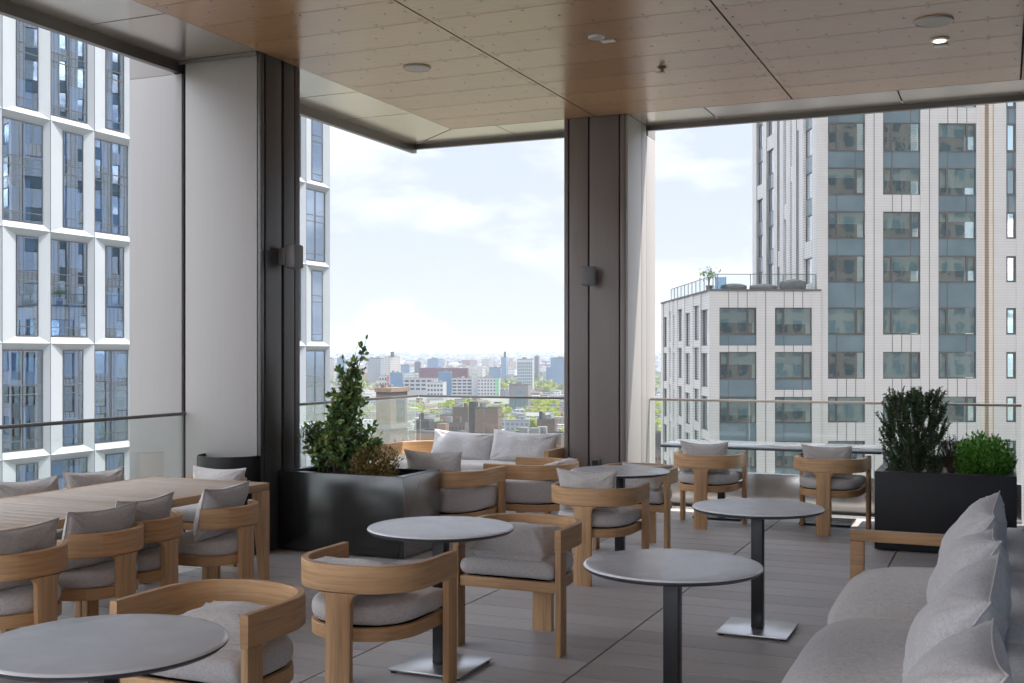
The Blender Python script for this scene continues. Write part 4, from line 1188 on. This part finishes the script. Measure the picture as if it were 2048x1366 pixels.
CITY_TALL = []
def city(name, lab, p0, pc, p1, ytop, d, mat, roof='roof_tar', phi=-20, wins=None, swins=None, zb=GROUND, group=None, cat='building', extra=None, par=.8, side_mat=None):
    """box building: px of left corner, near corner, right corner; top row; distance of the near corner"""
    ph = RAD(phi); c, sn = cos(ph), sin(ph); s0, sc, s1 = [(p - 1024) / FPX for p in (p0, pc, p1)]
    rC = sc * d; W = (rC - s0 * d) / (c - s0 * sn) if abs(pc - p0) > .1 else 1.
    L = (rC - s1 * d) / (sn + s1 * c) if abs(p1 - pc) > .1 else max(10, W * .5)
    L = min(abs(L), 260); H = ZY(ytop, d) - zb
    t = thing(name, lab, cat, PT(pc, d, zb), TH + ph, group)
    w = MB(); w.box((-W, 0, 0), (0, L, H)); w.build('wall', M[mat], t)
    r = MB(); r.box((-W, 0, H), (0, L, H + .05))
    for a, b in (((-W, 0), (0, .35)), ((-W, L - .35), (0, L)), ((-W, .351), (-W + .35, L - .351)), ((-.35, .351), (0, L - .351))): r.box((a[0], a[1], H + .051), (b[0], b[1], H + par))
    ro = r.build('roof', M[roof], t)
    rr = random.Random(int(p0 * 7 + ytop))
    for _ in range(rr.choice((1, 2, 3))):
        bx = rr.uniform(-W * .8, -W * .3); by = rr.uniform(L * .2, L * .7); q = min(W, L) * .12
        MB().box((bx - q, by - q, H + .06), (bx + q, by + q, H + rr.uniform(2, 3.8))).build('roof_house', M[mat if rr.random() < .5 else 'roof_light'], ro)
    def grid(spec, front):
        nx, nz, fx, fz, zlo, zhi = spec[:6]; span_ = W if front else L; ww = span_ / nx * fx; hz = (zhi - zlo) * H / nz * fz
        me = (MB().box((-ww / 2, -.06, 0), (ww / 2, .05, hz)) if front else MB().box((-.05, -ww / 2, 0), (.06, ww / 2, hz))).mesh('window', M[spec[6] if len(spec) > 6 else 'win_dark'])
        for j in range(nz):
            for i in range(nx):
                z = H * zlo + (zhi - zlo) * H * (j + .5 - fz / 2) / nz
                o = link('window', me, t); o.location = (-W + span_ * (i + .5) / nx, 0, z) if front else (0, span_ * (i + .5) / nx, z)
    if wins: grid(wins, True)
    if swins: grid(swins, False)
    if extra: extra(t, W, L, H)
    return t

# near brick blocks
def ex_towerhead(t, W, L, H):
    MB().box((-W * 1.04, -.8, H * .80), (.8, L * 1.02, H * .80 + 1.2)).build('ledge', M['stone_grey'], t)
    MB().box((-W * 1.03, -.6, H + .82), (.6, L * 1.01, H + 2.0)).build('cornice', M['brick_tan'], t)
    MB().box((.001, L * .34, H * .835), (.08, L * .82, H * .985)).build('opening', M['win_dark'], t)
city('brick_tower', 'tan brick tower with a corniced open top just right of the tall shrub', 752, 781, 815, 790, 330, 'brick_plain', phi=-24, swins=(2, 4, .16, .3, .3, .78), extra=ex_towerhead)
city('brick_slab', 'brown brick slab tower with a dark stair shaft above the loveseat', 950, 996, 1004, 818, 560, 'brick_plain', phi=-14, swins=(1, 6, .3, .22, .1, .95),
     extra=lambda t, W, L, H: (MB().box((-W * 1.30, 1.2, 0), (-W - .01, L * .7, H + 3.4)).build('stair_shaft', M['brick_dark'], t), MB().box((-W * .62, -.25, 0), (-W * .58, -.01, H)).build('downpipe', M['stone_grey'], t)))
city('brick_block', 'dark brick rooftop block between the tan tower and the brown slab', 830, 858, 868, 843, 520, 'brick_dark', phi=-16)
city('brick_block', 'long low brick block directly left of the brown slab tower', 868, 930, 944, 848, 640, 'brick_brown', phi=-18, wins=(9, 3, .4, .4, .55, .95))
city('brick_block', 'brick block with a tall bulkhead behind the low block left of the brown slab', 905, 936, 948, 817, 690, 'brick_brown', phi=-15)
city('brick_block', 'square brick block among yellow trees right of the brown slab tower', 1074, 1109, 1114, 842, 520, 'brick_brown', phi=-12, extra=lambda t, W, L, H: MB().box((-W * .9, 1, H + .9), (-W * .75, 3, H + 4.2)).build('chimney', M['brick_dark'], t))
city('brick_block', 'low brick roof right under the large loveseat pillows', 1018, 1122, 1132, 872, 470, 'brick_brown', phi=-10)
city('brick_block', 'low pale brick block below the glass rail right of the tan tower', 818, 905, 934, 868, 450, 'brick_tan', phi=-20, wins=(8, 2, .35, .4, .6, .95))
city('brick_block', 'brick apartment block seen in the gap beside the tiled wing', 1296, 1335, 1350, 905, 380, 'brick_plain', phi=6, wins=(6, 9, .45, .42, .2, .97), swins=None)
city('brick_block', 'dark brick rooftop above the apartment block beside the tiled wing', 1308, 1322, 1330, 866, 520, 'brick_dark', phi=4)
city('brick_block', 'long shadowed low block in front of the pale roofs', 880, 926, 940, 832, 880, 'city_brick', phi=-15)
city('flat_roof_block', 'long low grey roof running behind the square brick block', 1006, 1090, 1108, 834, 840, 'city_grey', 'roof_light', phi=-8)
city('flat_roof_block', 'second long grey roof nearer than the first behind the yellow trees', 1000, 1058, 1075, 842, 760, 'city_grey', 'roof_light', phi=-10)
def ex_church(t, W, L, H):
    for k in range(4):
        x = -W * (.86 - k * .22); MB().box((x - W * .055, -.4, H * .02), (x + W * .055, .1, H * .62)).build('window', M['glass_green'], t)
    m = MB(); m.lathe([(W * .2, 0), (W * .2, .4), (0, .4)], 24); o = m.build('window', M['glass_green'], t); o.rotation_euler = (RAD(90), 0, 0); o.location = (-W * .45, .1, H * .72)
    MB().box((-W * .66, -.35, H * .66), (-W * .24, .05, H * .72)).build('window', M['glass_green'], t)
    MB().box((-W * .62, 2, H + .9), (-W * .38, 6, H + 4)).build('bulkhead', M['stone_grey'], t)
city('stone_tower', 'grey stone tower with tall window strips rising out of yellow trees', 1018, 1056, 1063, 771, 1100, 'stone_grey', phi=-10, extra=ex_church, side_mat=None)
# white industrial row with blue ends
wf = dict(roof='roof_light')
def ex_stripe(t, W, L, H):
    MB().box((-W * .18, -.3, 0), (-W * .06, -.02, H + .5)).build('stripe', M['green_paint'], t)
city('loft_building', 'white loft building with rows of dark windows and an orange sign', 758, 779, 780, 752, 1600, 'city_white_plain', phi=-3, wins=(4, 3, .55, .45, .25, .97), extra=lambda t, W, L, H: MB().cbox((-W * .28, -.5, H * .72), (-W * .02, -.05, H * .98), .1).build('sign', M['sign_orange'], t), **wf)
city('glass_block', 'blue glass block between two white loft buildings', 780, 804, 807, 746, 1580, 'glass_blue', phi=-4, **wf)
city('loft_building', 'long white loft building between the two blue glass blocks', 808, 875, 877, 757, 1620, 'city_white_plain', phi=-3, wins=(6, 3, .72, .5, .3, .97), **wf)
city('loft_building', 'smaller white loft building with a plain pale end in front of the second blue block', 854, 886, 893, 765, 1480, 'city_white_plain', phi=-10, wins=(5, 3, .62, .48, .2, .95), **wf)
city('glass_block', 'taller blue glass block right of the long white loft building', 876, 902, 904, 745, 1600, 'glass_blue', phi=-3, **wf)
def ex_emblem(t, W, L, H):
    m = MB().lathe([(W * .34, 0), (W * .34, .3), (0, .3)], 24); o = m.build('emblem', M['emblem_blue'], t); o.rotation_euler = (RAD(90), 0, 0); o.location = (-W * .5, -.05, H * .3)
city('loft_building', 'white loft building with long window strips right of the second blue block', 904, 944, 945, 757, 1600, 'city_white_plain', phi=-3, wins=(4, 5, .78, .5, .1, .97), **wf)
city('stair_tower', 'plain white stair tower with a round blue emblem among the lofts', 945, 954, 955, 750, 1590, 'city_white_plain', phi=-3, extra=ex_emblem, **wf)
city('loft_building', 'white loft building with a green painted stripe at its right end', 955, 998, 1001, 757, 1580, 'city_white_plain', phi=-4, wins=(7, 5, .5, .45, .1, .97), extra=ex_stripe, **wf)
city('long_hall', 'long crimson topped hall behind the white lofts', 838, 935, 937, 737, 1950, 'crimson', phi=-3)
city('office_block', 'dark office tower at the left end of the crimson hall', 829, 840, 842, 725, 2100, 'city_dark', phi=-5)
city('apartment_block', 'blue grey apartment tower behind the crimson hall', 855, 876, 887, 718, 2500, 'city_blue', phi=-18)
city('office_block', 'navy office block behind the green striped loft', 978, 1001, 1003, 736, 1850, 'city_blue', phi=-3)
city('apartment_block', 'slim tower with a tall chimney right of the navy block', 1002, 1012, 1016, 715, 2300, 'city_blue', phi=-14, extra=lambda t, W, L, H: MB().box((-W * .5, 2, H), (-W * .12, 6, H + 12)).build('chimney', M['brick_dark'], t))
city('glass_office', 'broad glass office with a white edge and gridded windows', 1034, 1065, 1068, 719, 1700, 'city_white_plain', phi=-6, wins=(8, 9, .82, .8, .12, .93, 'glass_green'))
city('apartment_block', 'slim brown tower right of the broad glass office', 1069, 1076, 1079, 713, 2200, 'city_dark', phi=-12)
city('office_block', 'stepped blue office at the edge of the corner column', 1101, 1140, 1142, 717, 1900, 'city_blue', phi=-3, extra=lambda t, W, L, H: MB().box((-W * 1.22, .5, 0), (-W - .01, L * .8, H * .72)).build('lower_wing', M['city_blue'], t))
city('apartment_block', 'blue grey slab with a sunlit end right of the tall shrub', 735, 761, 769, 717, 2000, 'city_grey', phi=-16)
city('apartment_block', 'tower with pale ribs and a roof chimney right of the blue grey slab', 769, 781, 800, 714, 1950, 'city_cream', phi=-34, extra=lambda t, W, L, H: MB().box((-2, L * .1, H), (2.5, L * .25, H + 9)).build('chimney', M['brick_dark'], t))
city('apartment_block', 'cream tower at the edge of the white faceted tower', 655, 668, 673, 718, 2000, 'city_cream', phi=-20)
city('apartment_block', 'blue tower between the faceted tower and the tall shrub', 674, 686, 691, 716, 2100, 'city_blue', phi=-16)
city('office_block', 'low blue office right of the tower with pale ribs', 802, 818, 821, 731, 2300, 'city_blue', phi=-8)

# scattered blocks and houses: a few prototypes copied through the middle distance
def proto(kind, mat, W, L, H, roof):
    t = thing(kind[0], kind[1], 'building', (0, 0, GROUND), 0, kind[2])
    MB().box((-W / 2, -L / 2, 0), (W / 2, L / 2, H)).build('wall', M[mat], t)
    r = MB().box((-W / 2, -L / 2, H), (W / 2, L / 2, H + .4)); ro = r.build('roof', M[roof], t)
    MB().box((-W * .2, -L * .1, H + .41), (W * .1, L * .25, H + 3)).build('roof_house', M[mat], ro)
    return t
KH = ('city_block', 'mid height city block among many alike in the middle distance', 'mid height blocks across the city')
KL = ('row_house', 'low flat roofed house among many alike beyond the brick towers', 'low houses across the city')
rg = random.Random(77)
prot = [(KL, 'city_brick', 16, 26, 9, 'roof_tar'), (KL, 'city_tan', 14, 30, 10, 'roof_light'), (KL, 'city_cream', 22, 22, 8, 'roof_light'), (KL, 'city_grey', 20, 34, 11, 'roof_tar'), (KL, 'city_white', 18, 26, 9, 'roof_light'),
        (KH, 'city_brick', 26, 40, 22, 'roof_tar'), (KH, 'city_cream', 24, 44, 26, 'roof_light'), (KH, 'city_grey', 30, 36, 20, 'roof_tar'), (KH, 'city_white', 22, 50, 24, 'roof_light'), (KH, 'city_tan', 20, 40, 30, 'roof_tar')]
PO = [proto(*p) for p in prot]; PK = [kids(o) for o in PO]; used = set(); spots = []
def free(p, r):
    return all((p.x - q.x) ** 2 + (p.y - q.y) ** 2 > (r + rr) ** 2 for q, rr in spots)
def deep(o): 
    return {c: kids(c) for c in kids(o)}
PD = [deep(o) for o in PO]
def fastcopy(i, loc, rz, sc):
    if i not in used: used.add(i); c = PO[i]
    else:
        c = PO[i].copy(); COL.objects.link(c)
        for k, gs in PD[i].items():
            a = k.copy(); COL.objects.link(a); a.parent = c
            for g in gs: b = g.copy(); COL.objects.link(b); b.parent = a
    c.location = loc; c.rotation_euler = (0, 0, rz); c.scale = (sc, sc, sc)
    return c
n = 0
while n < 250:
    d = 640 + 2500 * rg.random() ** 1.1; px = rg.uniform(640, 1345)
    if 1160 < px < 1290: continue
    i = rg.randrange(5) if (d < 1500 or rg.random() < .45) else rg.randrange(5, 10)
    p = PT(px, d, GROUND); r = 15 if i < 5 else 20
    if 1300 < d < 1700 and 750 < px < 1005: continue
    if i >= 5 and (d < 2050 or (px > 960 and d < 2500)): continue
    if d < 1250 and 1010 < px < 1130 and rg.random() < .8: continue
    if not free(p, r): continue
    spots.append((p, r)); n += 1
    fastcopy(i, p, TH + RAD(-14 + rg.choice((0, 90)) + rg.uniform(-5, 5)), rg.uniform(.8, 1.15))

# far city: thousands of small blocks reading as one mass
def far_mass():
    r = random.Random(9); mb = MB()
    for k in range(5200):
        d = 2900 * (11500 / 2900) ** r.random(); px = r.uniform(600, 1370)
        p = PT(px, d, GROUND); h = r.choice((9, 10, 12, 14, 18, 22)) * (1 + .4 * r.random())
        if r.random() < .02: h = r.uniform(26, 48)
        a = r.uniform(6, 18) * (1 + d / 12000) * (.5 if h > 25 else 1); b = r.uniform(6, 18) * (1 + d / 12000); g = HILL(p.x, p.y)
        th = TH - .25 + r.choice((0, .9)); c, s = cos(th), sin(th)
        vs = [(p.x + c * x - s * y, p.y + s * x + c * y, z) for z in (g - 3, g + h) for x, y in ((-a, -b), (a, -b), (a, b), (-a, b))]
        mb.add(vs, [(4, 5, 6, 7), (0, 1, 5, 4), (1, 2, 6, 5), (2, 3, 7, 6), (3, 0, 4, 7)])
    t = NT('far_city'); c = t.ramp(t.rnd_island(), [(0, (0.104, 0.111, 0.130)), (.2, (0.195, 0.130, 0.104)), (.4, (0.273, 0.247, 0.221)), (.65, (0.182, 0.189, 0.202)), (.85, (0.403, 0.390, 0.370)), (1, (0.455, 0.448, 0.436))])
    t.pbr(c, .7); M['far_city'] = t.mat
    o = tag(mb.build('distant_city', M['far_city']), 'far off mass of small city blocks reaching the hazy horizon', 'city', kind='stuff')
def HILL(x, y):
    d = math.hypot(x, y)
    f = max(0, (d - 5000) / 6500); f = min(1, f)
    return GROUND + f * f * (52 + 16 * mnoise.noise(Vector((x * .0005, y * .0005, 0))) + 5 * mnoise.noise(Vector((x * .002, y * .002, 3))))
far_mass()
# ground: one sheet to the horizon, rising into low far hills
def ground():
    mb = MB(); NR, NA = 60, 96; vs = [(0, 0, GROUND)]
    for i in range(NR):
        d = 30 * (14000 / 30) ** (i / (NR - 1))
        for k in range(NA):
            a = 2 * pi * k / NA; x, y = d * cos(a), d * sin(a); vs.append((x, y, HILL(x, y)))
    fs = [(0, 1 + k, 1 + (k + 1) % NA) for k in range(NA)]
    for i in range(NR - 1):
        for k in range(NA): fs.append((1 + i*NA+k, 1 + (i+1)*NA+k, 1 + (i+1)*NA+(k+1) % NA, 1 + i*NA+(k+1) % NA))
    mb.add(vs, fs)
    t = NT('ground'); a = t.noise(.006, 6, .65, coord='Object'); b = t.noise(.03, 4, .6)
    c = t.ramp(a, [(.35, (0.112, 0.119, 0.070)), (.48, (0.147, 0.150, 0.091)), (.55, (0.168, 0.161, 0.154)), (.7, (0.112, 0.112, 0.112))])
    c = t.mix(t.math('MULTIPLY', b, .5), c, (0.154, 0.147, 0.133)); t.pbr(c, .95); M['ground'] = t.mat
    tag(mb.build('ground', M['ground'], None, 9), kind='structure')
ground()

# trees in young spring leaf
def treeleaf(name, cols):
    leafmat(name, cols, .6, .35)
treeleaf('leaf_spring', [(0.158, 0.194, 0.032), (0.245, 0.274, 0.050), (0.317, 0.331, 0.065), (0.374, 0.360, 0.086)])
treeleaf('leaf_city', [(0.065, 0.086, 0.032), (0.108, 0.137, 0.047), (0.173, 0.194, 0.065), (0.216, 0.223, 0.079)])
def city_tree(seed, mat, n=420, R=6.5, H=14):
    r = random.Random(seed); t = thing('tree', 'x', 'tree', (0, 0, GROUND), 0, 'x')
    st = MB(); st.tube([(0, 0, -.3), (0, 0, H * .25), (.3, .2, H * .55), (.2, .3, H * .8)], [.45, .38, .25, .08], 7)
    for k in range(7):
        a = k * .9 + r.random(); st.tube([(0, 0, H * .3), (cos(a) * R * .35, sin(a) * R * .35, H * .5), (cos(a) * R * .7, sin(a) * R * .7, H * (.6 + .25 * r.random()))], [.2, .13, .04], 5)
    st.build('trunk', M['bark'], t)
    fo = MB(); cl = [(Vector((r.gauss(0, .42), r.gauss(0, .42), r.gauss(0, .34))), r.uniform(.24, .42)) for _ in range(16)]
    for k in range(n):
        c, q = r.choice(cl); d = rv(r); p = c + d * q * r.random() ** .4
        p = Vector((p.x * R, p.y * R, p.z * H * .33 + H * .64)); s = r.uniform(.45, .95)
        u = rv(r); v = u.cross(rv(r)).normalized(); u *= s; v *= s * .7
        fo.add([p - u, p + v * .8, p + u, p - v], [(0, 1, 2, 3)])
    fo.build('crown', M[mat], t); return t
TP = [city_tree(s, 'leaf_spring' if s < 3 else 'leaf_city') for s in range(5)]
TD = [kids(o) for o in TP]; tu = set()
zones = [(1006, 1075, 690, 840, 34, 0), (1064, 1130, 850, 1250, 42, 0), (818, 866, 1000, 1220, 12, 0), (896, 950, 1000, 1150, 9, 0), (948, 1016, 850, 1150, 20, 0), (1302, 1330, 700, 1200, 20, 0), (985, 1010, 1700, 1900, 8, 1), (1070, 1130, 1500, 1900, 16, 1), (690, 760, 700, 1500, 12, 1), (820, 900, 700, 900, 12, 1), (1088, 1130, 560, 700, 12, 0)]
for zi, (a, b, d0, d1, cnt, kk) in enumerate(zones):
    for k in range(cnt):
        i = rg.randrange(3) if kk == 0 else rg.randrange(2, 5)
        p = PT(rg.uniform(a, b), rg.uniform(d0, d1), GROUND)
        if not free(p, 5): continue
        if i not in tu: tu.add(i); c = TP[i]
        else:
            c = TP[i].copy(); COL.objects.link(c)
            for q in TD[i]: x = q.copy(); COL.objects.link(x); x.parent = c
        c.location = p; c.rotation_euler = (0, 0, rg.uniform(0, 6.28)); s = rg.uniform(.8, 1.35); c.scale = (s, s, s * rg.uniform(.9, 1.1))
        c['label'] = 'yellow green spring tree among the brick blocks below' if i < 3 else 'darker green street tree among the city blocks below'
        c['group'] = 'spring trees in the city' if i < 3 else 'darker trees in the city'
for i, o in enumerate(TP):
    if i not in tu:
        for c in kids(o): bpy.data.objects.remove(c)
        bpy.data.objects.remove(o)
def tree_mass():
    r = random.Random(31); mb = MB()
    for k in range(750):
        d = 1750 * (8000 / 1750) ** r.random(); px = r.uniform(620, 1350); p = PT(px, d, 0); p.z = HILL(p.x, p.y) + r.uniform(5, 10)
        R = r.uniform(5, 11) * (1 + d / 9000)
        for q in range(14):
            c = p + Vector((r.gauss(0, 1), r.gauss(0, 1), r.gauss(0, .35))) * R; u = rv(r) * R * .4; v = u.cross(rv(r)).normalized() * R * .3
            mb.add([c - u, c + v, c + u, c - v], [(0, 1, 2, 3)])
    tag(mb.build('distant_trees', M['leaf_city']), 'far off spring treetops scattered between the distant blocks', 'trees', kind='stuff')
tree_mass()

# ================================================================== air, sky, sun, camera
HAZE_D = 0.000095
def haze():
    mb = MB().box((-13000, -3000, GROUND - 1.5), (13000, 13600, 90))
    t = NT('haze'); v = t.n('ShaderNodeVolumePrincipled'); v.inputs['Color'].default_value = (.58, .66, .78, 1); v.inputs['Density'].default_value = HAZE_D
    v.inputs['Anisotropy'].default_value = .2
    t.l(v.outputs[0], t.out.inputs['Volume']); t.mat.volume_intersection_method if False else None
    tag(mb.build('haze', t.mat), 'pale blue haze over the far city', 'haze', kind='stuff')
USE_HAZE = True
if USE_HAZE: haze()

SUN = Vector((.897 * .4305, .441 * .4305, .9026)).normalized()
EL = math.asin(SUN.z); AZ = math.atan2(SUN.x, SUN.y)          # azimuth clockwise from +Y
w = bpy.data.worlds.new('World'); SC.world = w; w.use_nodes = True
nt = w.node_tree; nt.nodes.clear()
def wn(t, **k):
    x = nt.nodes.new(t)
    for a, b in k.items(): setattr(x, a, b)
    return x
sky = wn('ShaderNodeTexSky'); sky.sky_type = 'NISHITA'; sky.sun_disc = False; sky.sun_elevation = EL; sky.sun_rotation = AZ
sky.altitude = 60; sky.air_density = 1.0; sky.dust_density = 1.6; sky.ozone_density = 1.2
CLOUD_LO, CLOUD_FILL = 3.3, 26.5
tc = wn('ShaderNodeTexCoord'); sp = wn('ShaderNodeSeparateXYZ'); nt.links.new(tc.outputs['Generated'], sp.inputs[0])
def wm(op, a, b, c=None):
    m = wn('ShaderNodeMath', operation=op)
    for i, v in enumerate((a, b, c)):
        if v is None: continue
        if isinstance(v, (int, float)): m.inputs[i].default_value = v
        else: nt.links.new(v, m.inputs[i])
    return m.outputs[0]
den = wm('ADD', wm('MAXIMUM', sp.outputs[2], 0.), .12)
cx = wm('DIVIDE', sp.outputs[0], den); cy = wm('DIVIDE', sp.outputs[1], den)
cmb = wn('ShaderNodeCombineXYZ'); nt.links.new(cx, cmb.inputs[0]); nt.links.new(cy, cmb.inputs[1])
nz = wn('ShaderNodeTexNoise'); nz.inputs['Scale'].default_value = 5.4; nz.inputs['Detail'].default_value = 8; nz.inputs['Roughness'].default_value = .56; nz.inputs['Distortion'].default_value = .1
mp = wn('ShaderNodeMapping'); mp.inputs['Location'].default_value = (1.2, 0.4, .1); mp.inputs['Scale'].default_value = (1, 1, 2.6); nt.links.new(tc.outputs['Generated'], mp.inputs[0]); nt.links.new(mp.outputs[0], nz.inputs['Vector'])
rp = wn('ShaderNodeValToRGB'); rp.color_ramp.elements[0].position = .485; rp.color_ramp.elements[1].position = .61
rp.color_ramp.elements[0].color = (0, 0, 0, 1); rp.color_ramp.elements[1].color = (1, 1, 1, 1); nt.links.new(nz.outputs['Fac'], rp.inputs[0])
# hazy blue veil, thickest towards the horizon
zz = wm('MAXIMUM', sp.outputs[2], 0.)
vl = wn('ShaderNodeMapRange'); vl.interpolation_type = 'SMOOTHSTEP'; nt.links.new(zz, vl.inputs[0])
for i, q in enumerate((0., .6, .97, .85)): vl.inputs[i + 1].default_value = q
hz = wn('ShaderNodeMapRange'); hz.interpolation_type = 'SMOOTHSTEP'; nt.links.new(zz, hz.inputs[0])
for i, q in enumerate((0., .16, 1., 0.)): hz.inputs[i + 1].default_value = q
vc = wn('ShaderNodeMix', data_type='RGBA'); nt.links.new(hz.outputs[0], vc.inputs[0]); vc.inputs[6].default_value = (2.22, 2.42, 2.84, 1); vc.inputs[7].default_value = (2.5, 2.62, 2.84, 1)
m1 = wn('ShaderNodeMix', data_type='RGBA'); nt.links.new(vl.outputs[0], m1.inputs[0]); nt.links.new(sky.outputs[0], m1.inputs[6]); nt.links.new(vc.outputs[2], m1.inputs[7])
mx = wn('ShaderNodeMix', data_type='RGBA'); nt.links.new(wm('MULTIPLY', rp.outputs[0], .9), mx.inputs[0]); nt.links.new(m1.outputs[2], mx.inputs[6])
# cloud gain: low ahead, raised overhead and behind the camera as added fill light
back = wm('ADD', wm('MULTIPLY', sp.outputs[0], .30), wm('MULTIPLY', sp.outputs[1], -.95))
gl = wn('ShaderNodeMapRange'); gl.interpolation_type = 'SMOOTHSTEP'; gl.inputs[1].default_value = -.72; gl.inputs[2].default_value = .4; gl.inputs[3].default_value = CLOUD_LO; gl.inputs[4].default_value = CLOUD_FILL
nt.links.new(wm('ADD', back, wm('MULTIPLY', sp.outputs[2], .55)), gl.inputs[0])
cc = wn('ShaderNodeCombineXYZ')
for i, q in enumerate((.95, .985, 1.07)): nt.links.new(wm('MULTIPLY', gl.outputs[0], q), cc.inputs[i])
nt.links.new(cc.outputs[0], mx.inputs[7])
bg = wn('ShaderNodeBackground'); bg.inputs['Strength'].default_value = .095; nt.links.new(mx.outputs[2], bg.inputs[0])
wo = wn('ShaderNodeOutputWorld'); nt.links.new(bg.outputs[0], wo.inputs[0])

sd = bpy.data.lights.new('sun', 'SUN'); sd.energy = 2.2; sd.angle = RAD(.53); sd.color = (1, .955, .89)
so = bpy.data.objects.new('sun', sd); COL.objects.link(so); so.location = (20, 10, 60)
so.rotation_euler = SUN.to_track_quat('Z', 'Y').to_euler()

cd = bpy.data.cameras.new('camera'); cam = bpy.data.objects.new('camera', cd); COL.objects.link(cam)
cam.location = (0, 0, CAMZ); cam.rotation_euler = (RAD(90), 0, TH)
cd.sensor_width = 36; cd.lens = FPX / 2048 * 36; cd.shift_y = 23 / 2048; cd.clip_start = .05; cd.clip_end = 40000
SC.camera = cam
vs_ = SC.view_settings; vs_.view_transform = 'Standard'; vs_.look = 'None'; vs_.gamma = 1; vs_.use_curve_mapping = False; vs_.exposure = 1.88
SC.render.resolution_x = 1024; SC.render.resolution_y = 683
cy_ = SC.cycles; cy_.use_denoising = True; cy_.max_bounces = 10; cy_.diffuse_bounces = 5; cy_.glossy_bounces = 4; cy_.transparent_max_bounces = 24; cy_.volume_bounces = 1
cy_.sample_clamp_indirect = 8
bpy.context.view_layer.update()
